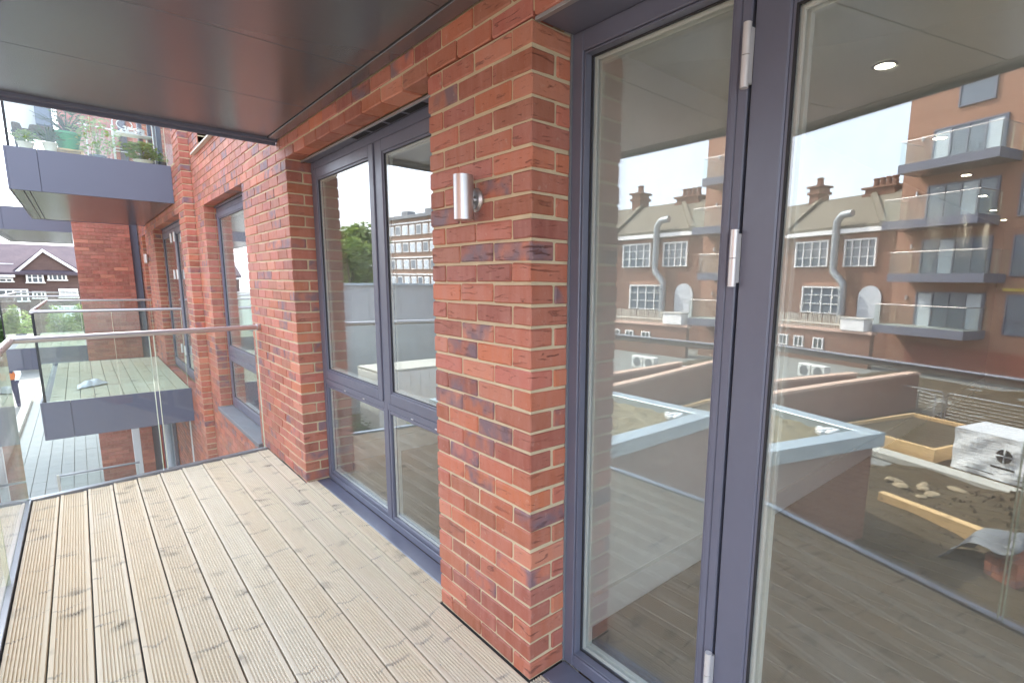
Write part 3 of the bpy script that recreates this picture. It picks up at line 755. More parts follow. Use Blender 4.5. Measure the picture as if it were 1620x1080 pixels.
# pale screws in rows
sc = MB()
for i in range(10):
    for yy in [-.9+.6*q for q in range(8)]:
        for dx in (.02, .115):
            sc.lathe([(.0032, 0), (.0032, .0008)], (X0+i*BW+dx, yy, .0002), 6)
tag(sc.build('deck_screw', 'steel', deck), kind='stuff')
def handrail(parent, pts, z=1.1, r=.021):
    MB().tube([(x, y, z) for x, y in pts], r, 14).build('handrail', 'stainless', parent, True)
def glass_panel(parent, a, b, z0, z1, mat='rail_glass', edges=(0, 0)):
    a = Vector((*a, 0)); b = Vector((*b, 0)); d = (b-a).normalized(); n = Vector((-d.y, d.x, 0))*.0085
    pts = [a-n, b-n, b+n, a+n]
    MB().prism(pts, (0, 0, z0), (0, 0, z1)).build('glass_panel', mat, parent)
    for e, on in ((a, edges[0]), (b, edges[1])):
        if on:
            s = -d if e is b else d; q = e-s*.0025; MB().prism([q-n, q+s*.002-n, q+s*.002+n, q+n], (0, 0, z0), (0, 0, z1)).build('glass_edge', 'glass_edge', parent)
ob = thing('glass_balustrade', (-.75, 3.5, 0), 'frameless glass balustrade with round steel handrail around the timber deck', 'railing')
P0 = (-1.53, -3.6); P1 = (-1.53, 3.51); P2 = (-.012, 3.745)
handrail(ob, [(-1.49, -3.6), (-1.49, 3.43)]); handrail(ob, [(-1.49, 3.42), (-.03, 3.70)])
MB().tube([(-.03, 3.70, 1.1), (.0, 3.706, 1.1)], .03, 14).build('wall_flange', 'stainless', ob, True)
xs = [(-1.53, 3.51), (-.775, 3.627), (-.745, 3.632), (-.03, 3.742)]
glass_panel(ob, xs[0], xs[1], -.02, 1.082, edges=(0, 1)); glass_panel(ob, xs[2], xs[3], -.02, 1.082, edges=(1, 1))
for a, b in ((-3.6, -.62), (-.60, 2.16), (2.18, 3.50)): glass_panel(ob, (-1.53, a), (-1.53, b), -.02, 1.082, edges=(1, 1))
MB().box(-1.558, -1.51, -3.6, 3.52, -.06, .012, bev=.002).build('base_channel', 'alum', ob)
d = (Vector((*P2, 0))-Vector((*P1, 0))).normalized(); n_ = Vector((-d.y, d.x, 0))*.03
MB().prism([Vector((*P1, 0))-n_*.7, Vector((*P2, 0))-n_*.7, Vector((*P2, 0))+n_, Vector((*P1, 0))+n_], (0, 0, -.06), (0, 0, .012)).build('base_channel', 'alum', ob)
# our balcony slab below
MB_ = MB().box(-1.60, -.005, -3.6, 3.46, -.46, -.10)
o = MB_.build('balcony_slab', 'fascia'); tag(o, 'deep grey balcony slab edge carrying the timber deck', 'balcony')
# balcony above: soffit panels and fascia
ab = thing('balcony_above', (-.8, 0, 2.47), 'underside of the balcony above, large dark grey metal soffit panels', 'balcony')
SE = 2.845
edges = [SE-.05, 1.94, 1.16, .42, -.34, -1.1, -1.86, -2.6, -3.6]
for a, b in zip(edges[:-1], edges[1:]):
    MB().box(-1.53, -.075, b+.002, a-.002, 2.474, 2.50, bev=.0015).build('soffit_panel', 'soffit', ab)
MB().box(-.0705, -.004, -3.6, SE-.05, 2.468, 2.50, bev=.002).build('wall_trim', 'soffit', ab)
MB().box(-1.60, -1.534, -3.6, SE-.05, 2.470, 2.50, bev=.002).build('edge_trim', 'soffit', ab)
MB().box(-1.60, -.004, SE-.046, SE, 2.458, 2.50, bev=.002).build('end_trim', 'frame', ab)
MB().box(-1.62, -1.602, -3.6, SE+.002, 2.452, 2.93, bev=.002).build('fascia', 'fascia', ab)
MB().box(-1.60, -.004, SE+.0005, SE+.02, 2.44, 2.93, bev=.002).build('fascia', 'fascia', ab)
MB().box(-1.598, -.004, -3.6, SE-.001, 2.505, 2.9).build('core', 'dark', ab)
glass_panel(ab, (-1.57, -3.6), (-1.57, SE-.03), 2.93, 4.0); glass_panel(ab, (-1.57, SE-.02), (-.01, SE-.02), 2.93, 4.0)
def balcony(name, loc, label, w, ln, zf, facing=-1, group=None, rail=True, soff=True, th=.46, boards=True, wallx=0., lamps=False, mat='deck_grey', cat='balcony', edge=(1, 1)):
    """local frame: wall at x=0, slab to x = facing*w, y from 0 to ln; deck at z=0"""
    t = thing(name, loc, label, cat, group)
    f = facing
    def bx(mb, a, b, *r, **k): return mb.box(f*a, f*b, *r, **k)
    npan = max(1, round(ln/1.3))
    bx(MB(), .0, w-.02, .02, ln-.02, -th+.02, -.03).build('slab', 'fascia', t, False, True)
    bx(MB(), w-.018, w, 0, ln, -th, .005, bev=.002).build('fascia', 'fascia', t, False, True)
    bx(MB(), .0, w-.27, 0, .018, -th, .005, bev=.0015).build('fascia', 'fascia', t, False, True)
    bx(MB(), w-.266, w-.0185, 0, .018, -th, .005, bev=.0015).build('fascia', 'fascia', t, False, True)
    bx(MB(), .0, w-.02, ln-.018, ln, -th, .005, bev=.002).build('fascia', 'fascia', t, False, True)
    if soff:
        bx(MB(), w-.11, w-.02, .02, ln-.02, -th+.002, -th+.018, bev=.001).build('soffit_trim', 'soffit', t, False, True)
        bx(MB(), .02, w-.17, .07, ln-.07, -th+.004, -th+.018, bev=.001).build('soffit_panel', 'soffit', t, False, True)
        bx(MB(), w-.16, w-.12, .07, ln-.07, -th+.004, -th+.018, bev=.001).build('soffit_panel', 'soffit', t, False, True)
    if boards:
        nb = int((w-.04)/BW)
        for i in range(nb):
            a = .015+i*BW; key = ('b', round(ln, 2), mat)
            if key not in bm_cache:
                o = board_mesh(ln-.06, BW-.006, False).build('deck_board', mat, t, False, True); bm_cache[key] = o.data
            else: o = bpy.data.objects.new('deck_board', bm_cache[key]); C.collection.objects.link(o); o.parent = t
            o.location = (f*(a+BW/2), ln/2, .001)
    else: bx(MB(), .01, w-.03, .03, ln-.03, -.03, .0).build('deck', 'slab', t, False, True)
    z1 = 1.08
    g = lambda a, b: MB().prism([Vector((f*a[0], a[1], 0)), Vector((f*b[0], b[1], 0)), Vector((f*(b[0]+(.014 if a[0] == b[0] else 0)), b[1]+(.014 if a[1] == b[1] else 0), 0)), Vector((f*(a[0]+(.014 if a[0] == b[0] else 0)), a[1]+(.014 if a[1] == b[1] else 0), 0))], (0, 0, .008), (0, 0, z1)).build('glass_panel', 'rail_glass', t, False, True)
    g((.04, .02), (w/2-.008, .02)); g((w/2+.008, .02), (w-.05, .02)); g((.04, ln-.035), (w-.05, ln-.035))
    m_ = ln/2; g((w-.045, .045), (w-.045, m_-.008)); g((w-.045, m_+.008), (w-.045, ln-.045))
    e = MB(); 
    for a, b in ((w/2, .027), (.035, .027), (.035, ln-.03)): e.box(f*a-.002, f*a+.002, b-.007, b+.007, .008, z1)
    e.build('glass_edge', 'glass_edge', t, False, True)
    MB().box(f*(w-.045)-.012, f*(w-.045)+.012, .02, .045, .005, z1).build('corner_post', 'dark', t, False, True)
    if rail:
        MB().tube([(f*.02, .03, 1.1), (f*(w-.04), .03, 1.1)], .02, 10).build('handrail', 'stainless', t, True, True)
        MB().tube([(f*.02, ln-.03, 1.1), (f*(w-.04), ln-.03, 1.1)], .02, 10).build('handrail', 'stainless', t, True, True)
        MB().tube([(f*(w-.04), .012, 1.1), (f*(w-.04), ln-.012, 1.1)], .02, 10).build('handrail', 'stainless', t, True, True)
    return t
nb1 = balcony('balcony', (XB, 7.33, 0), 'neighbouring balcony level with the deck, pale boards and grey fascia', 1.51, 4.05, 0)
up1 = balcony('balcony', (XB, 7.2, 2.93), 'neighbouring upper balcony crowded with potted plants behind its glass', 1.50, 4.1, 2.93, rail=False)
balcony('balcony', (-1.12, 14.4, 0), 'farther balcony at deck level seen left of the red brick projection', 1.3, 4.2, 0)
balcony('balcony', (-1.12, 14.4, 2.93), 'farthest upper balcony, grey fascia over a pale soffit, at the left edge', 1.3, 5.5, 2.93, rail=False)
# extra fascia seams of the neighbouring balcony
# a white cloth lying on the neighbouring deck
mb = MB(); nu, nv = 14, 10
for i in range(nu+1):
    for j in range(nv+1):
        a = i/nu; c = j/nv; rr = 1-.35*abs(2*c-1)
        mb.v.append((-1.28+.34*a*rr, 8.3+.34*(c-.5)*(1.1-a*.4)+.12*a, .012+.07*math.sin(PI*a)*math.sin(PI*c)*(.7+.6*abs(math.sin(9*a+4*c)))+random.uniform(0, .008)))
for i in range(nu):
    for j in range(nv): mb.f.append((i*(nv+1)+j, (i+1)*(nv+1)+j, (i+1)*(nv+1)+j+1, i*(nv+1)+j+1))
tag(mb.build('cloth', 'wrap', None, True), 'crumpled pale cloth lying on the neighbouring balcony boards', 'cloth')
# far door of the neighbouring balcony
fd = thing('glazed_door', (.0, 8.4, 0), 'far grey framed balcony door with white hinges behind the neighbouring balcony', 'door')
fx = .02
ring(MB(), fx, fx+.07, D2[0], D2[1], 0, 2.32, .06).build('frame', 'frame', fd)
for y0, y1 in ((D2[0]+.062, 8.42), (8.44, D2[1]-.062)): sash(fd, 'leaf', fx-.01, y0, y1, .06, 2.25, .08)
for z in (.35, 1.5, 2.05):
    MB().tube([(fx-.03, 8.70, z), (fx-.03, 8.70, z+.14)], .016, 10).build('hinge', 'hinge', fd, True)
    MB().tube([(fx-.03, 8.35, z), (fx-.03, 8.35, z+.14)], .016, 10).build('hinge', 'hinge', fd, True)
MB().tube([(fx-.04, 9.4, 1.0), (fx-.07, 9.4, 1.0), (fx-.07, 9.28, 1.0)], .012, 8).build('handle', 'hinge', fd, True)
MB().box(.14, .3, D2[0]-.1, D2[1]+.1, -.1, 2.4).build('room_curtain', 'curtain', fd)
MB().box(.0, .14, D2[0]-.02, D2[1]+.02, 2.321, 2.33).build('head_plate', 'frame', fd)
fw3 = thing('window', (.0, 11.8, 0), 'narrow far window beside the small wall light at the corner', 'window')
ring(MB(), fx, fx+.06, W3[0], W3[1], 0, 2.32, .05).build('frame', 'frame', fw3); pane_pair(fw3, fx+.02, W3[0]+.05, W3[1]-.05, .05, 2.27)
MB().box(.16, .3, W3[0]-.1, W3[1]+.1, -.1, 2.4).build('blind', 'curtain', fw3)
ud = thing('glazed_door', (.0, 8.4, 2.95), 'upper balcony door frame behind the potted plants', 'door')
ring(MB(), fx, fx+.07, D2[0], D2[1], 2.93, 5.24, .07).build('frame', 'fascia', ud); pane_pair(ud, fx+.02, D2[0]+.07, D2[1]-.07, 3.0, 5.17)
MB().box(.14, .3, D2[0]-.1, D2[1]+.1, 2.9, 5.3).build('room_curtain', 'curtain', ud)
mb = MB()
for a, b_ in ((-.36, -.31), (-.255, -.215), (-.165, -.11)): mb.box(a, b_, 7.75, 7.81, 2.96, 5.1, bev=.004)
mb.box(-.31, -.165, 7.76, 7.80, 2.96, 3.06); mb.box(-.31, -.165, 7.76, 7.80, 5.0, 5.1); mb.build('open_leaf', 'fascia', ud)
MB().box(-.31, -.165, 7.775, 7.785, 3.06, 5.0).build('glass_pane', 'glass', ud)
# ------------------------------------------------------------------ wall lights
wl = thing('wall_light', (0, .325, 1.806), 'brushed steel up and down cylinder wall light on the near brick pier', 'wall light', 'wall lights')
mb = MB().tube([(-.056, -.003, -.076), (-.056, -.003, .082)], .0365, 32)
mb.build('tube', 'stainless', wl, True, True)
MB().tube([(-.056, -.003, .0825), (-.056, -.003, .0835)], .030, 24).build('lens', 'pane_dark', wl, False, True)
MB().tube([(.0, -.005, 0), (-.006, -.005, 0), (-.014, -.005, 0)], [.043, .043, .034], 28).build('back_plate', 'stainless', wl, True, True)
MB().tube([(-.012, -.005, 0), (-.03, -.005, 0)], .012, 14).build('arm', 'stainless', wl, True, True)
MB().tube([(-.014, -.005, -.018), (-.022, -.005, -.018)], .006, 8).build('screw', 'hinge', wl, True, True)
w = copy_tree(wl); w.location = (XB, 10.95, 1.86); w['label'] = 'small distant steel wall light beyond the neighbouring balcony door'
# ------------------------------------------------------------------ foliage helper
def leaves(mb, c, rad, n, size, flat=1.0, up_=.4):
    for _ in range(n):
        d = Vector((random.gauss(0, 1), random.gauss(0, 1), random.gauss(0, 1))).normalized()*random.uniform(.35, 1)**.6
        p = Vector(c)+Vector((d.x*rad[0], d.y*rad[1], d.z*rad[2]))
        a = Vector((random.uniform(-1, 1), random.uniform(-1, 1), random.uniform(-.5, 1)*up_)).normalized()
        b_ = a.cross(Vector((random.uniform(-1, 1), random.uniform(-1, 1), random.uniform(-1, 1)))).normalized()
        s = size*random.uniform(.6, 1.3)
        mb.add([p-a*s, p+b_*s*.4, p+a*s, p-b_*s*.4], [(0, 1, 2, 3)])
    return mb
def tree(loc, h, r, label, mat='leaf', n=3200, size=.28, group=None, name='broadleaf_tree', clumps=16):
    t = thing(name, loc, label, 'tree', group)
    mb = MB().tube([(0, 0, 0), (.1, .05, h*.3), (-.05, 0, h*.6)], [r*.09, r*.07, r*.03], 9)
    for k in range(6):
        a = k*1.05; mb.tube([(0, 0, h*.32), (math.cos(a)*r*.35, math.sin(a)*r*.35, h*.5), (math.cos(a)*r*.6, math.sin(a)*r*.6, h*.68)], [r*.04, r*.025, r*.01], 6)
    mb.build('trunk', 'bark', t, True, True)
    mb = MB()
    for k in range(clumps):
        a = random.uniform(0, 2*PI); q = random.uniform(.2, .75)*r; z = random.uniform(.38, .92)*h; s = random.uniform(.28, .45)*r
        q *= math.sin(PI*min(.95, max(.15, (z/h-.2)/.85)))
        leaves(mb, (math.cos(a)*q, math.sin(a)*q, z), (s, s, s*.8), n//clumps, size)
    mb.build('crown', mat, t, False, True); return t
def bush(loc, r, h, label, mat='leaf', n=500, size=.09, name='shrub', cat='shrub', group=None):
    t = thing(name, loc, label, cat, group)
    mb = MB()
    for k in range(5): mb.tube([(0, 0, 0), (random.uniform(-.5, .5)*r, random.uniform(-.5, .5)*r, h*.7)], [.02, .008], 5)
    mb.build('stem', 'bark', t, False, True)
    mb = MB()
    for k in range(7): leaves(mb, (random.uniform(-.5, .5)*r, random.uniform(-.5, .5)*r, h*random.uniform(.35, .75)), (r*.55, r*.55, h*.3), n//7, size)
    mb.build('foliage', mat, t, False, True); return t
# ------------------------------------------------------------------ things on the upper balcony
ZU = 2.935
def pot(loc, r, h, mat, label, name='plant_pot', plant=None, psize=.04, pr=.18, ph=.3, n=160, rim=True, spiky=False):
    t = thing(name, loc, label, 'potted plant')
    MB().lathe([(r*.72, 0), (r, h*.86), (r*1.08, h*.86), (r*1.08, h), (r*.96, h), (r*.9, h*.9)], (0, 0, 0), 18).build('pot', mat, t, True, True)
    if plant:
        mb = MB()
        if spiky:
            for _ in range(46):
                a = random.uniform(0, 2*PI); el = random.uniform(.2, 1.3); d = Vector((math.cos(a)*math.cos(el), math.sin(a)*math.cos(el), math.sin(el)))
                p = Vector((0, 0, h)); e_ = p+d*ph*random.uniform(.6, 1.1); mb.tube([p, (p+e_)/2+Vector((0, 0, .02)), e_], [.005, .004, .002], 4)
            leaves(mb, (0, 0, h+ph*.45), (pr, pr, ph*.4), n, psize)
        else:
            for _ in range(8): mb.tube([(0, 0, h*.8), (random.uniform(-1, 1)*pr*.7, random.uniform(-1, 1)*pr*.7, h+ph*.7)], [.005, .002], 4)
            leaves(mb, (0, 0, h+ph*.45), (pr, pr, ph*.5), n, psize)
        mb.build('plant', plant, t, False, True)
    return t
# green pot stands on a stool; white chair rack; barrel on black stand
t = thing('stool', (-1.06, 7.5, ZU), 'low brown wooden stool holding the green pot on the upper balcony', 'stool')
MB().box(-.13, .13, -.12, .12, .06, .08, bev=.004).build('seat', 'timber', t, False, True)
for a in (-.12, .12):
    for b_ in (-.1, .1): MB().box(a-.015, a+.015, b_-.015, b_+.015, 0, .06).build('leg', 'timber', t, False, True)
pot((-1.06, 7.5, ZU+.08), .125, .20, 'green_pot', 'bright green pot with a spiky shrub on the upper balcony stool', plant='leaf_dark', pr=.22, ph=.34, n=110, spiky=True, psize=.03)
t = thing('plant_stand', (-1.36, 7.55, ZU), 'black metal stand holding the white and dark covered tub', 'stand')
MB().box(-.17, .19, -.16, .16, .19, .205, bev=.003).build('tray', 'dark', t, False, True)
for a in (-.14, .16):
    for b_ in (-.13, .13): MB().tube([(a, b_, 0), (a*1.05, b_, .19)], .009, 6).build('leg', 'dark', t, False, True)
t = thing('covered_tub', (-1.36, 7.55, ZU+.205), 'tall white and blue grey covered tub on the black stand', 'tub')
MB().lathe([(.14, .02), (.15, .12), (.16, .55), (.155, .7), (.12, .74)], (-.05, 0, 0), 18).build('cover', 'wrap', t, True, True)
MB().box(.03, .19, -.12, .12, .10, .72, bev=.02).build('side_panel', 'blue_grey', t, False, True)
MB().box(-.16, .185, -.14, .14, .0, .10, bev=.01).build('base', 'bark', t, False, True)
pot((-1.42, 7.34, ZU), .07, .08, 'cream', 'small cream pot of bright green leaves under the black stand', plant='leaf_pale', pr=.13, ph=.14, n=90)
pot((-1.22, 7.33, ZU), .065, .11, 'cream', 'white tub pot with trailing twigs left of the stool', plant='leaf_dark', pr=.14, ph=.2, n=40, spiky=True, psize=.02)
pot((-.80, 7.42, ZU), .08, .05, 'blue_grey', 'wide low dark pot with pale feathery shrub', plant='leaf_pale', pr=.26, ph=.50, n=330, psize=.03)
pot((-.36, 7.42, ZU), .10, .06, 'cream', 'cream bowl of round green leaves right of the white rack', plant='leaf', pr=.20, ph=.24, n=200, psize=.045)
pot((-.16, 7.44, ZU), .05, .07, 'dark', 'tiny dark pot at the wall end of the upper balcony', plant='leaf_pale', pr=.10, ph=.10, n=60, psize=.02)
t = thing('plant_rack', (-.42, 7.68, ZU), 'white wire plant rack with curled top on the upper balcony', 'rack')
mb = MB()
for a in (-.2, .2):
    for b_ in (-.1, .1): mb.tube([(a, b_, 0), (a, b_, .52)], .007, 6)
for z in (.2, .4): mb.tube([(-.2, -.1, z), (.2, -.1, z), (.2, .1, z), (-.2, .1, z), (-.2, -.1, z)], .006, 6)
mb.tube([(.2*math.cos(q/12*PI), -.1, .52+.12*math.sin(q/12*PI)) for q in range(13)], .007, 6)
mb.tube([(.08*math.cos(q/12*2*PI)-.08, -.1, .5+.06*math.sin(q/12*2*PI)) for q in range(13)], .006, 6)
mb.build('wire_frame', 'white_paint', t, True, True)
MB().box(-.19, .19, -.09, .09, .395, .402).build('shelf', 'white_paint', t, False, True)
mb = MB(); leaves(mb, (0, 0, .46), (.14, .07, .06), 60, .035); mb.build('flowers', 'white_paint', t, False, True)
t = thing('clothes_airer', (-.85, 8.0, ZU), 'thin white clothes airer rails on the upper balcony', 'airer')
mb = MB(); mb.tube([(-.1, 0, .52), (.62, .0, .48)], .009, 6); mb.tube([(-.02, 0, 0), (-.02, 0, .52)], .009, 6); mb.tube([(.6, 0, 0), (.6, 0, .48)], .009, 6); mb.build('rail', 'white_paint', t, False, True)
# ------------------------------------------------------------------ lower storey on the left
ld = thing('patio_door', (-.2, 12.55, -3), 'white posted ground floor patio door below the neighbouring balcony', 'door')
MB().box(-.62, -.50, 11.9, 12.02, -3, -.48, bev=.004).build('post', 'white_paint', ld)
MB().box(-.10, .0-.105, 7.75, 7.9, -3, -.48, bev=.004).build('post', 'white_paint', ld)
ring(MB(), -.16, -.11, 9.6, 11.6, -3, -.75, .09).build('frame', 'frame', ld)
MB().box(-.132, -.126, 9.69, 11.51, -2.91, -.84).build('glass_pane', 'sky_pane', ld)
MB().tube([(-.165, 10.4, -2.9), (-.165, 10.4, -.85)], .06, 10).build('curtain', 'curtain', ld, True)
lr = thing('low_railing', (-1.2, 10.8, -3), 'white posted low glass railing on the terrace below', 'railing')
MB().tube([(-1.72, 10.9, -1.92), (-.60, 10.9, -1.92)], .02, 8).build('handrail', 'steel', lr, True)
MB().box(-1.735, -1.70, 10.88, 10.92, -3, -1.9).build('post', 'cream', lr)
MB().box(-1.69, -.62, 10.894, 10.906, -2.95, -1.96).build('glass_panel', 'rail_glass', lr)
MB().box(-2.8, -.10, 10.5, 10.78, -3.02, -2.80, bev=.004).build('kerb', 'fascia', lr)
t = MB().box(-3.0, -2.80, 9.5, 30, -3.02, -2.90, bev=.005).build('terrace_coping', 'concrete'); tag(t, 'pale concrete coping along the outer edge of the terrace below', 'coping')
for i in range(16):
    x, y = -3.3-random.uniform(0, 1.3), 10+i*.75+random.uniform(-.2, .2)
labs = ['dark leafy shrub beside the terrace below, nearest the deck', 'dark leafy shrub on the soil beside the lower terrace coping', 'dark shrub beside the far end of the lower terrace']
for (y, lb) in zip((9.5, 12.5, 16.5), labs): bush((-3.6, y, -3), .6, .9, lb, 'leaf_dark', 420, .07)
# person in hi-vis bending over at the far end of the terrace
def person():
    t = thing('person', (-3.25, 24.6, -3), 'person in white top and orange vest bending forward on the far terrace', 'person')
    me = bpy.data.meshes.new('body')
    V_ = [(0, 0, .92), (0, -.02, 1.05), (0, -.10, 1.22), (.02, -.22, 1.38), (.02, -.30, 1.46), (.02, -.37, 1.55), (.02, -.40, 1.64),
          (.19, -.22, 1.36), (.26, -.30, 1.12), (.22, -.42, .92), (.20, -.46, .84),
          (-.16, -.22, 1.36), (-.24, -.32, 1.12), (-.17, -.46, .95), (-.14, -.50, .87),
          (.10, 0, .86), (.13, -.03, .48), (.14, .06, .08), (.15, -.08, .04),
          (-.10, 0, .86), (-.14, .02, .48), (-.16, .14, .08), (-.16, .0, .04)]
    E_ = [(0, 1), (1, 2), (2, 3), (3, 4), (4, 5), (5, 6), (3, 7), (7, 8), (8, 9), (9, 10), (3, 11), (11, 12), (12, 13), (13, 14), (0, 15), (15, 16), (16, 17), (17, 18), (0, 19), (19, 20), (20, 21), (21, 22)]
    R_ = [.15, .14, .15, .14, .06, .095, .09, .07, .05, .038, .035, .07, .05, .038, .035, .10, .07, .05, .045, .10, .07, .05, .045]
    me.from_pydata(V_, E_, []); o = bpy.data.objects.new('body', me); C.collection.objects.link(o); o.parent = t
    o.modifiers.new('skin', 'SKIN')
    for i, r in enumerate(R_): me.skin_vertices[0].data[i].radius = (r, r)
    me.skin_vertices[0].data[0].use_root = True
    sb = o.modifiers.new('sub', 'SUBSURF'); sb.levels = sb.render_levels = 1
    me.materials.append(M['navy'])
    MB().lathe([(.17, 0), (.175, .12), (.185, .3), (.15, .42), (.08, .46)], (.0, -.06, .95), 14).build('vest', 'orange', t, True, True)
    MB().lathe([(.02, .0), (.11, .02), (.115, .06), (.09, .12), (.03, .15)], (.02, -.39, 1.60), 12).build('helmet', 'white_paint', t, True, True)
    for s in (.22, -.2): MB().tube([(s*.85, -.20, 1.39), (s*1.15, -.30, 1.13), (s*.95, -.42, .95)], [.085, .066, .05], 10).build('sleeve', 'white_paint', t, True, True)
    t.scale = (1.15, 1.15, 1.05)
    return t
person()
# ------------------------------------------------------------------ houses behind, left
def win(parent, a, b, z0, z1, axis, at, out=-1, cols=3, rows=2, fr='white_paint', gl='pane_dark', bar=.05, thick=.09, half=None):
    """window on a wall: a..b along the wall; axis 'x' wall runs along X (faces Y), axis 'y' wall runs along Y (faces X)"""
    f = MB(); p_ = MB()
    def bx(mb, u0, u1, w0, w1, d0, d1):
        if axis == 'x': mb.box(u0, u1, at+out*d0, at+out*d1, w0, w1)
        else: mb.box(at+out*d0, at+out*d1, u0, u1, w0, w1)
    for u0, u1, w0, w1 in ((a, a+bar*1.4, z0, z1), (b-bar*1.4, b, z0, z1), (a+bar*1.4, b-bar*1.4, z1-bar*1.4, z1), (a-.04, b+.04, z0-.05, z0)): bx(f, u0, u1, w0, w1, .0, thick)
    for i in range(1, cols): u = a+(b-a)*i/cols; bx(f, u-bar/2, u+bar/2, z0, z1-bar*1.4, .005, thick*.8)
    for j in range(1, rows): w_ = z0+(z1-z0)*j/rows; bx(f, a+bar*1.4, b-bar*1.4, w_-bar/3, w_+bar/3, .005, thick*.7)
    o = f.build('window', fr, parent)
    bx(p_, a+.02, b-.02, z0, z1-.02, .004, thick*.35); p_.build('pane', gl, o)
    return o
hs = thing('gabled_house', (-2.5, 38, -3), 'brown brick house with a white edged gable and white windows at the left', 'house')
MB().prism([(-4.35-2, 38, -3), (-.6+1, 38, -3), (-.6+1, 38, 1.65), (-4.35-2, 38, 1.65)], (0, .0, 0), (0, 7, 0)).build('wall', 'house_wall', hs)
gx, gz = -2.36, 2.92
MB().prism([(-3.7, 37.9, 1.55), (-.95, 37.9, 1.75), (gx, 37.9, gz-.06)], (0, 0, 0), (0, .3, 0)).build('gable', 'house_wall', hs)
MB().prism([(-6.4, 37.6, 1.62), (.5, 37.6, 1.62), (.5, 41, 3.2), (-6.4, 41, 3.2)], (0, 0, 0), (0, 0, .12)).build('roof', 'slate', hs)
MB().prism([(gx, 37.8, gz), (gx, 41, gz), (-.75, 41, 1.65), (-.75, 37.8, 1.65)], (0, 0, 0), (0, 0, .08)).build('roof', 'slate', hs)
MB().prism([(gx, 37.8, gz), (gx, 41, gz), (-3.9, 41, 1.45), (-3.9, 37.8, 1.45)], (0, 0, 0), (0, 0, .08)).build('roof', 'slate', hs)
bb = MB()
bb.prism([(gx, 37.78, gz+.06), (-.85, 37.78, 1.72), (-.85, 37.78, 1.56), (gx, 37.78, gz-.1)], (0, 0, 0), (0, -.05, 0)); bb.build('bargeboard', 'white_paint', hs)
bb = MB(); bb.prism([(gx, 37.78, gz+.06), (-3.62, 37.78, 1.66), (-3.62, 37.78, 1.50), (gx, 37.78, gz-.1)], (0, 0, 0), (0, -.05, 0)); bb.build('bargeboard', 'white_paint', hs)
MB().box(-6.4, -3.5, 37.45, 37.58, 1.50, 1.60).build('gutter', 'white_paint', hs)
MB().box(gx, .5, 40.9, 41.05, 2.98, 3.22).build('ridge', 'white_paint', hs)
win(hs, -3.12, -2.45, 1.24, 1.72, 'x', 37.9, -1, 3, 2); win(hs, -2.3, -1.55, 1.38, 1.74, 'x', 37.9, -1, 4, 1)
win(hs, -4.6, -3.55, 1.78, 2.2, 'x', 38.6, -1, 4, 2); win(hs, -4.6, -3.6, 1.28, 1.45, 'x', 37.95, -1, 4, 1)
win(hs, -5.0, -3.1, .28, .88, 'x', 37.7, -1, 7, 2); win(hs, -2.98, -2.45, .42, .76, 'x', 37.95, -1, 3, 1)
win(hs, -1.95, -1.18, .45, .90, 'x', 37.95, -1, 3, 1, gl='curtain')
win(hs, -4.6, -3.5, -.9, -.1, 'x', 37.8, -1, 5, 2); win(hs, -2.3, -1.1, -1.1, .0, 'x', 37.8, -1, 5, 2, gl='curtain')
labs = ['clipped bright green hedge bush at the far left below the house', 'loose green hedge bush in front of the house windows', 'pale green hedge bush left of the red brick projection', 'dark green hedge bush under the white house windows']
for (x, y, r, m_, lb) in zip((-3.9, -2.9, -1.9, -1.2), (35, 34.2, 34.6, 35.2), (.75, .8, .8, .6), ('leaf_dark', 'leaf_pale', 'leaf', 'leaf'), labs):
    bush((x, y, -3), r, 3.1, lb, m_, 2400, .09)
# ------------------------------------------------------------------ courtyard (seen in the door glass)
gr = thing('green_roof', (-6, 6, -3), 'flat roof of dry sedum with a broad pale metal coping, brick sided', 'roof')
MB().box(-7.5, -4.0, 4.02, 8.6, -3, -1.22).build('wall', 'yard_brick', gr)
sd_ = MB()
for i in range(41):
    for j in range(41): sd_.v.append((-7.3+3.1*i/40, 4.2+4.2*j/40, -1.14+.03*math.sin(i*1.3)*math.cos(j*1.1)+random.uniform(-.03, .03)))
for i in range(40):
    for j in range(40): sd_.f.append((i*41+j, (i+1)*41+j, (i+1)*41+j+1, i*41+j+1))
o = sd_.build('sedum', 'sedum', gr); o['kind'] = 'stuff'
for a in ((-7.62, -7.28, 3.9, 8.7), (-4.22, -3.9, 4.24, 8.36), (-7.28, -3.9, 3.9, 4.24), (-7.28, -3.9, 8.36, 8.7)):
    MB().box(*a, -1.24, -1.0, bev=.008).build('coping', 'coping_metal', gr)
mb = MB()
for _ in range(14): x, y = random.gauss(-7.05, .12), random.gauss(4.55, .10); mb.box(x-.05, x+.05, y-.04, y+.04, -1.12, -1.05+random.uniform(0, .03), bev=.01)
tag(mb.build('white_rubble', 'wrap'), 'small heap of white scraps in the corner of the sedum roof', 'rubble', kind='stuff')
yw = thing('boundary_wall', (-15, 9.6, -3), 'brick courtyard wall with pink coping behind the sedum roof', 'wall')
MB().prism([(-9.0, 9.0, -3), (-18.5, 9.9, -3), (-18.5, 10.1, -3), (-9.0, 9.2, -3)], (0, 0, 0), (0, 0, 1.35)).build('wall', 'yard_brick', yw)
MB().prism([(-9.0, 8.95, -1.65), (-18.5, 9.85, -1.65), (-18.5, 10.15, -1.65), (-9.0, 9.25, -1.65)], (0, 0, 0), (0, 0, .09)).build('coping', 'coping_pink', yw)
yw = thing('boundary_wall', (-13, 10.6, -3), 'second lower brick wall with pink coping, behind the first', 'wall')
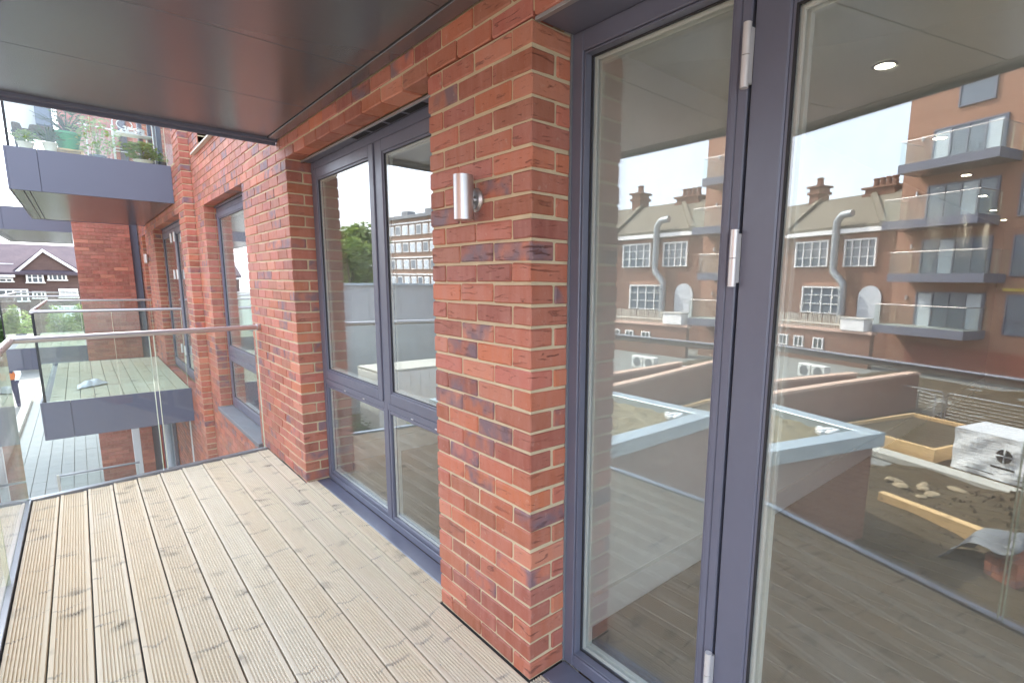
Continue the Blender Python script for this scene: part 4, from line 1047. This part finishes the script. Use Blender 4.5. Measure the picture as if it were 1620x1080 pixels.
MB().box(-16, -9.0, 10.5, 10.7, -3, -1.62).build('wall', 'yard_brick', yw); MB().box(-16, -9.0, 10.45, 10.75, -1.62, -1.54).build('coping', 'coping_pink', yw)
ac = thing('air_conditioner', (-20.5, 15.4, -3), 'white double air conditioning unit on the ground behind the yard walls', 'air conditioner')
for q in (0, .78):
    MB().box(-20.5, -20.1, 15.0+q, 15.72+q, -2.85, -2.25, bev=.02).build('casing', 'white_paint', ac)
    MB().tube([(-20.1, 15.36+q, -2.55), (-20.08, 15.36+q, -2.55)], .23, 20).build('fan_grille', 'membrane', ac)
MB().box(-20.5, -20.1, 15.1, 16.4, -3, -2.85).build('base', 'concrete', ac)
pw = thing('terrace_wall', (-26, 21, -3), 'old brick terrace wall carrying a picket of pale bamboo canes', 'wall')
MB().box(-26.2, -25.9, 17.0, 40, -3.02, -1.15).build('wall', 'old_brick', pw)
MB().box(-26.3, -25.8, 16.9, 40, -1.15, -1.0).build('coping', 'coping_pink', pw)
win(pw, 21.2, 21.9, -2.2, -1.6, 'y', -25.9, 1, 2, 1); win(pw, 22.4, 23.1, -2.2, -1.6, 'y', -25.9, 1, 2, 1); win(pw, 19.8, 20.5, -2.2, -1.6, 'y', -25.9, 1, 2, 1)
bf = thing('bamboo_fence', (-26, 22, -1), 'pale bamboo cane fence along the top of the old terrace wall', 'fence')
cane = MB().tube([(0, 0, 0), (0, 0, .78)], .035, 5).build('cane', 'cream', bf, False, True); cane.location = (0, -3.2, 0)
for i in range(1, 150):
    o = link_copy(cane, bf); o.location = (random.uniform(-.02, .02), -3.2+i*.115, random.uniform(-.03, .03)); o.rotation_euler = (random.gauss(0, .03), random.gauss(0, .03), 0)
MB().box(-25.95, -25.90, 18.8, 36, -.78, -.7).build('rail', 'cream', bf)
t = thing('planter_box', (-26, 18.2, -1), 'white boxed roof unit at the end of the bamboo fence', 'roof unit')
MB().box(-26.4, -25.7, 17.3, 18.7, -1, -.35, bev=.02).build('casing', 'white_paint', t); MB().box(-26.45, -25.65, 17.25, 18.75, -.35, -.28, bev=.01).build('lid', 'concrete', t)
# old terrace house
oh = thing('terraced_house', (-32, 28, -3), 'old brown brick terrace with tiled roof, tall chimneys and white windows', 'house')
HX = -30
MB().box(-38, HX, 18.6, 44, -3.02, 5.1).build('wall', 'old_brick', oh)
MB().prism([(HX+.45, 18.4, 5.1), (HX+.45, 44, 5.1), (HX-4, 44, 7.7), (HX-4, 18.4, 7.7)], (0, 0, 0), (0, 0, .18)).build('roof', 'roof_tile', oh)
MB().prism([(HX-8.4, 18.4, 5.1), (HX-8.4, 44, 5.1), (HX-4, 44, 7.7), (HX-4, 18.4, 7.7)], (0, 0, 0), (0, 0, .18)).build('roof', 'roof_tile', oh)
MB().box(HX+.0, HX+.5, 18.4, 44, 4.82, 5.09).build('gutter', 'white_paint', oh)
for y in (26.6, 35.5):   # party wall upstands
    MB().prism([(HX+.5, y, 5.05), (HX-4, y+1, 7.75), (HX-4, y+1, 8.15), (HX+.5, y, 5.5)], (0, -.2, 0), (0, .2, 0)).build('party_wall', 'roof_tile', oh)
MB().prism([(HX+.5, 19.4, 5.05), (HX-4, 23.4, 7.75), (HX-4, 23.4, 8.1), (HX+.5, 19.4, 5.4)], (0, -.2, 0), (0, .2, 0)).build('party_wall', 'roof_tile', oh)
for y, s, zt in ((22.7, 1.0, 8.1), (27.9, .42, 8.9), (36.4, .8, 8.9)):
    c = MB().box(HX-4.8, HX-3.6, y-s, y+s, 6.6, zt).build('chimney', 'old_brick', oh)
    MB().box(HX-4.9, HX-3.5, y-s-.14, y+s+.14, zt-.5, zt-.3).build('corbel', 'old_brick', c)
    MB().box(HX-4.95, HX-3.45, y-s-.2, y+s+.2, zt, zt+.13).build('cap', 'old_brick', c)
    for q in range(2 if s < 1 else 4):
        yy = y-s+.35+q*(2*s-.7)/(1 if s < 1 else 3)
        MB().lathe([(.22, 0), (.17, .5), (.22, .55), (.20, .62)], (HX-4.2, yy, zt+.13), 10).build('chimney_pot', 'old_brick', c)
for y0, y1, z0, z1 in ((23.2, 25.9, 2.78, 4.5), (19.9, 22.05, 2.75, 4.45), (21.9, 25.05, -.35, 1.4), (31.5, 34, 2.75, 4.5), (36, 38.5, 2.75, 4.5), (31.5, 34, -.35, 1.5), (36, 38.5, -.35, 1.5), (28.2, 30.4, 2.75, 4.5), (28.2, 30.4, -.35, 1.4)):
    win(oh, y0, y1, z0, z1, 'y', HX, 1, 4, 3, bar=.075, thick=.16, gl='sky_pane')
    MB().box(HX, HX+.05, y0-.1, y1+.1, z1+.02, z1+.28).build('lintel', 'opp_brick', oh)
mb = MB(); mb.prism([(HX+.02, 20.1+.75*math.cos(q/10*PI), .75+.75*math.sin(q/10*PI)) for q in range(11)]+[(HX+.02, 19.35, -1), (HX+.02, 20.85, -1)], (0, 0, 0), (.06, 0, 0)); mb.build('arched_door', 'curtain', oh)
dk = thing('flue_duct', (HX+.6, 24.4, -3), 'bright zinc extract duct climbing the old terrace with a bent top', 'duct')
MB().tube([(HX+.55, 21.6, -1), (HX+.55, 21.6, 1.2), (HX+.55, 21.6, 1.6), (HX+.55, 22.4, 2.4), (HX+.55, 22.4, 2.8), (HX+.55, 22.4, 5.1), (HX+.65, 22.3, 5.6), (HX+.75, 21.9, 5.95), (HX+.75, 21.2, 6.0)], .23, 10).build('duct', 'duct', dk, True)
for z in (1.1, 2.9, 4.9): MB().tube([(HX+.55, 21.6 if z < 2 else 22.4, z), (HX+.55, 21.6 if z < 2 else 22.4, z+.08)], .27, 10).build('flange', 'duct', dk)
# opposite apartment block with stacked balconies
op = thing('opposite_block', (-30, 5, -3), 'sunlit modern brick block with stacked glass balconies across the courtyard', 'building')
OX = -27.8
mb = MB(); mb.box(-40, OX, -14, 17.35, -3.02, 15).build('wall', 'opp_brick', op)
MB().box(OX, OX+.06, -14, 16.3, -3.02, -1.55).build('base_panel', 'opp_panel', op)
for y in (14.2, 11.6, 9, 6.4): MB().box(OX+.06, OX+.066, y, y+.02, -3, -1.55).build('panel_joint', 'dark', op)
lv = [-1.0+2.72*i for i in range(5)]
for i, z in enumerate(lv[:4]):
    fo = ring(MB(), OX, OX+.10, 12.75, 16.0, z+.06, z+2.24, .09).build('window', 'frame', op)
    for q in range(4):
        a = 12.84+q*.7725
        MB().box(OX+.01, OX+.05, a, a+.7725, z+.15, z+2.15).build('pane', 'sky_pane' if (q+i) % 3 else 'curtain', fo)
        MB().box(OX+.05, OX+.11, a-.04, a+.04, z+.15, z+2.15).build('mullion', 'frame', fo)
    for y0, y1 in ((10.4, 11.9), (6.0, 7.5), (1.6, 3.1)):
        fo = ring(MB(), OX, OX+.10, y0, y1, z+.3, z+2.2, .07).build('window', 'frame', op)
        MB().box(OX+.01, OX+.05, y0+.07, y1-.07, z+.37, z+2.13).build('pane', 'sky_pane', fo)
        MB().box(OX+.05, OX+.09, y0+.07, y1-.07, z+.95, z+1.02).build('transom', 'frame', fo)
for z in (lv[4]+.3,):
    for y0, y1 in ((13.4, 15.0), (9.5, 11.2), (5, 6.7)):
        fo = ring(MB(), OX, OX+.10, y0, y1, z, z+1.7, .07).build('window', 'frame', op); MB().box(OX+.01, OX+.05, y0+.07, y1-.07, z+.07, z+1.63).build('pane', 'sky_pane', fo)
wlo = ['lowest', 'second lowest', 'second highest', 'topmost']
for i, z in enumerate([-.98, 1.72, 4.43, 7.18]):
    zz = z+.42; yl = 12.6 if i in (0, 2) else 12.05
    balcony('balcony', (OX, yl, zz), f'{wlo[i]} glass balcony on the opposite brick block', 1.8, 4.45, zz, facing=1, group='balconies of the opposite block', boards=False, th=.42)
for i, z in enumerate(lv[:4]):
    c = copy_tree(wl); c.location = (OX+.0, 16.5, z+1.9); c.rotation_euler = (0, 0, PI); c.scale = (1.5, 1.5, 1.5); c['label'] = f'wall light beside the {wlo[i]} balcony of the opposite block'
MB().box(OX+.0, OX+.04, -2, 12.1, lv[1]+.25-2.72+2.1, lv[1]+.37-2.72+2.1).build('yellow_strip', 'yellow', op)
# courtyard furniture
pb = thing('timber_planter', (-14, 7, -3), 'square planter of new timber filled with soil beyond the kerb', 'planter')
for a in ((-12.85, -12.75, 5.9, 8.6), (-16.2, -16.1, 5.9, 8.6)): MB().box(*a, -2.95, -2.55, bev=.01).build('side_board', 'timber', pb)
for a in ((-16.1, -12.85, 5.9, 6.0), (-16.1, -12.85, 8.5, 8.6)): MB().box(*a, -2.95, -2.55, bev=.01).build('side_board', 'timber', pb)
MB().box(-16.1, -12.85, 6.0, 8.5, -2.95, -2.66).build('earth', 'soil', pb)
o = MB().box(-12.62, -12.15, -4, 9, -3.0, -2.84, bev=.01).build('kerb', 'concrete'); tag(o, 'pale concrete kerb strip crossing the courtyard soil', 'kerb')
o = MB().box(-9.34, -9.17, -1.0, 4.9, -3.0, -2.70, bev=.008).build('timber_edging', 'timber'); tag(o, 'long pale timber edging board set in the soil', 'edging')
for i, (y0, n_l) in enumerate(((3.25, 'wrapped pallet of white boards with black emblem left of the pair'), (.9, 'second white wrapped pallet with black emblem, right of the pair'))):
    t = thing('wrapped_pallet', (-13.3, y0+1.1, -3), n_l, 'pallet', 'white wrapped pallets')
    mb = MB(); nn = 18
    for sx in range(nn+1):
        for sz in range(9):
            yy = y0+2.25*sx/nn; zz = -2.84+1.0*sz/8
            mb.v.append((-12.72+.05*math.sin(sx*.9+sz*.7)*math.sin(sz*.8+.4)+random.uniform(-.003, .003), yy, zz))
    for a in range(nn):
        for b_ in range(8): mb.f.append((a*9+b_, (a+1)*9+b_, (a+1)*9+b_+1, a*9+b_+1))
    mb.box(-14.0, -12.74, y0+.01, y0+2.24, -2.84, -1.85); mb.build('wrapping', 'wrap', t)
    MB().box(-14.0, -12.75, y0, y0+2.25, -3.0, -2.86).build('pallet_base', 'timber', t)
    em = MB(); cy, cz, X = y0+1.15, -2.25, -12.655
    for q in range(4):
        a0 = q*PI/2+.12; pts = [(X, cy+.02*math.cos(a0+PI/4), cz+.02*math.sin(a0+PI/4))]+[(X, cy+.16*math.cos(a0+(PI/2-.24)*j/5), cz+.16*math.sin(a0+(PI/2-.24)*j/5)) for j in range(6)]
        em.prism(pts, (0, 0, 0), (.004, 0, 0))
    em.box(X, X+.004, cy-.24, cy+.24, cz-.30, cz-.255); em.build('emblem', 'black', t)
    em = MB(); em.box(X, X+.004, y0+.2, y0+.9, -2.72, -2.70); em.box(X, X+.004, y0+1.3, y0+1.9, -2.72, -2.70); em.build('printed_line', 'black', t)
def barrier(loc, ln, label, rz=0):
    t = thing('mesh_barrier', loc, label, 'barrier', 'wire barriers in the courtyard', rz)
    mb = MB(); mb.tube([(0, 0, 0), (0, 0, .92), (0, .06, 1.0), (0, ln-.06, 1.0), (0, ln, .92), (0, ln, 0)], .022, 8); mb.build('frame', 'steel', t, True, True)
    mb = MB()
    for q in range(1, 9): mb.tube([(0, .02, q*.11), (0, ln-.02, q*.11)], .005, 4)
    mb.build('wire', 'steel', t, False, True); return t
barrier((-17.4, 8.4, -2.95), 3.3, 'wire barrier in front of the far red brown wall, left one'); barrier((-17.4, 4.9, -2.95), 3.4, 'wire barrier behind the white wrapped pallets'); barrier((-16.6, 8.2, -2.95), .9, 'short end barrier standing where the other two meet', .5)
for i in range(9):
    x, y = -11.0+random.uniform(-.55, .55), 5.1+random.uniform(-.6, .6)
    mb = MB().lathe([(.12, 0), (.19, .03), (.2, .07), (.15, .12), (.05, .14)], (0, 0, 0), 7)
    mb.v = [(a+random.uniform(-.03, .03), b_+random.uniform(-.03, .03), c_+random.uniform(-.015, .015)) for a, b_, c_ in mb.v]; o = mb.build('stone', 'stone', None, False)
    o.location = (x, y, -2.95+soil_h(x, y)); o.rotation_euler = (random.uniform(-.3, .3), random.uniform(-.3, .3), random.uniform(0, 3)); o.scale = (random.uniform(.6, 1.1), random.uniform(.5, .8), random.uniform(.5, .9))
    tag(o, 'buff stone of the loose heap, ' + ['leftmost, nearly round', 'flat one at the back', 'small upright one', 'largest of all', 'half buried one', 'tilted pale one', 'long low one', 'dark edged one in front', 'rightmost, wide and flat'][i], 'stone', 'heap of buff stones on the soil')
cl = MB()
for i in range(900):
    x, y = random.uniform(-15, -7.7), random.uniform(-1, 7.5)
    if random.random() < .5: x, y = random.gauss(-10.9, .9), random.gauss(2.9, .9)
    z = -2.94+soil_h(x, y); r_ = random.uniform(.015, .07); cl.add([(x+r_*random.uniform(.5, 1.2)*math.cos(q*2.1), y+r_*random.uniform(.5, 1.2)*math.sin(q*2.1), z-.01) for q in range(3)]+[(x, y, z+r_*.8)], [(0, 1, 2), (0, 1, 3), (1, 2, 3), (2, 0, 3)])
tag(cl.build('soil_clods', 'soil'), 'loose clods of earth scattered over the courtyard soil', 'soil', kind='stuff')
bs = thing('brick_stack', (-8.4, 2.2, -3), 'small stack of orange bricks with a grey membrane thrown over it', 'brick stack')
bk = None
for iz in range(6):
    for iy in range(4):
        for ix in range(4):
            if bk is None: bk = MB().box(-.105, .105, -.05, .05, -.0325, .0325, bev=.003).build('brick', 'brick', bs, False, True); o = bk
            else: o = link_copy(bk, bs)
            o.location = (-.35+ix*.225+random.uniform(-.006, .006), -.2+iy*.108, .10+iz*.068)
mb = MB(); nn = 26
prof = [(2.98, .0), (2.93, .05), (2.86, .15), (2.75, .32), (2.66, .46), (2.56, .55), (2.42, .58), (2.26, .56), (2.12, .50), (2.02, .53), (1.95, .60), (1.98, .67), (2.08, .70)]
for i in range(nn+1):
    a = i/nn*(len(prof)-1); k = min(int(a), len(prof)-2); q = a-k
    py = prof[k][0]*(1-q)+prof[k+1][0]*q; pz = prof[k][1]*(1-q)+prof[k+1][1]*q
    for j in range(9):
        b_ = j/8; mb.v.append((-8.9+1.05*b_+.05*math.sin(i*.5), py+.10*math.sin(b_*5)+.12*b_, -2.95+pz+.04*math.sin(b_*7+i*.4)))
for i in range(nn):
    for j in range(8): mb.f.append((i*9+j, (i+1)*9+j, (i+1)*9+j+1, i*9+j+1))
o = mb.build('membrane_sheet', 'membrane', None, True); so_ = o.modifiers.new('solid', 'SOLIDIFY'); so_.thickness = .012
tag(o, 'curled grey roofing membrane sheet leaning on the brick stack', 'membrane')
# ------------------------------------------------------------------ seen in the tall window: flats, tree, cladding wall, yard
fl = thing('block_of_flats', (-36, 70, -3), 'long six storey block of flats with white window bands', 'building')
A = Vector((-38.6, 88, 0)); B = Vector((-41.5, 62, 0)); dv = (B-A).normalized(); nv_ = Vector((-dv.y, dv.x, 0))
if nv_.dot(Vector((1, -1, 0))) < 0: nv_ = -nv_
Lf = (B-A).length
def slabp(mb, s0, s1, d0, d1, z0, z1): return mb.prism([A+dv*s0+nv_*d0, A+dv*s1+nv_*d0, A+dv*s1+nv_*d1, A+dv*s0+nv_*d1], (0, 0, z0), (0, 0, z1))
slabp(MB(), 0, Lf, -9, 0, -3, 11.6).build('wall', 'flat_brick', fl)
slabp(MB(), -.3, Lf, -9.3, .5, 11.6, 12.1).build('roof_edge', 'membrane', fl)
for s in (2, 9, 17): slabp(MB(), s, s+1.8, -4, -2.5, 12.1, 13.4).build('roof_plant', 'membrane', fl)
for k in range(5):
    z = -2.2+2.75*k
    slabp(MB(), 0, Lf, 0, .25, z+2.0, z+2.2).build('string_course', 'white_paint', fl)
    n_w = 13
    for q in range(n_w):
        s = .5+q*(Lf-1)/n_w; o = slabp(MB(), s, s+(Lf-1)/n_w-.55, 0, .18, z+.2, z+1.75).build('window', 'white_paint', fl)
        slabp(MB(), s+.15, s+(Lf-1)/n_w-.7, .18, .22, z+.35, z+1.6).build('pane', 'curtain' if (q*7+k) % 3 else 'sky_pane', o)
tree((-14.4, 40, -3), 8.9, 3.4, 'tall yellow green tree left of the block of flats', 'leaf', 6500, .22)
tree((-17.4, 46, -3), 7.4, 2.6, 'lower green tree between the tall tree and the flats', 'leaf_pale', 5000, .22)
cw = thing('cladding_wall', (-8, 17, -3), 'grey ribbed metal cladding wall across the rear yard', 'wall')
o = None
for i in range(26):
    x = -11.5+i*.3
    if o is None: o = MB().prism([(0, 0, 0), (.3, 0, 0), (.3, .1, 0), (0, .1, 0)], (0, 0, 0), (0, 0, 4.35)).build('panel', 'hoard', cw, False, True); pr_ = o; o.location = (x+8, 0, 0)
    else: c = link_copy(pr_, cw); c.location = (x+8, -.012*(i % 2), 0)
MB().box(-11.6, -3.6, 16.9, 17.15, 1.35, 1.42).build('coping', 'coping_metal', cw)
t = thing('white_container', (-6.3, 13.5, -3), 'long white steel container standing below the cladding wall', 'container')
MB().box(-8.0, -4.6, 13.0, 14.4, -2.9, -1.1, bev=.03).build('body', 'white_paint', t)
for q in range(11): MB().box(-7.9+q*.31, -7.8+q*.31, 12.985, 13.0, -2.8, -1.2).build('rib', 'white_paint', t)
MB().box(-8.0, -4.6, 12.98, 14.42, -1.1, -1.05).build('roof', 'concrete', t)
rb = thing('raised_bed', (-5.6, 10.4, -3), 'long raised timber bed of young plants in the rear yard', 'planter')
MB().box(-7.6, -3.9, 11.2, 11.3, -3, -2.4).build('side_board', 'timber', rb); MB().box(-7.6, -3.9, 10.2, 10.3, -3, -2.4).build('side_board', 'timber', rb); MB().box(-7.6, -3.9, 10.3, 11.2, -3, -2.5).build('earth', 'soil', rb)
lb = ['young bright green plant at the left of the raised bed', 'bushy plant in the middle of the raised bed', 'taller young plant at the right of the raised bed']
for x, l_ in zip((-7.0, -5.8, -4.6), lb): bush((x, 10.7, -2.5), .35, .7, l_, 'leaf_pale', 260, .06, 'young_plant', 'plant')
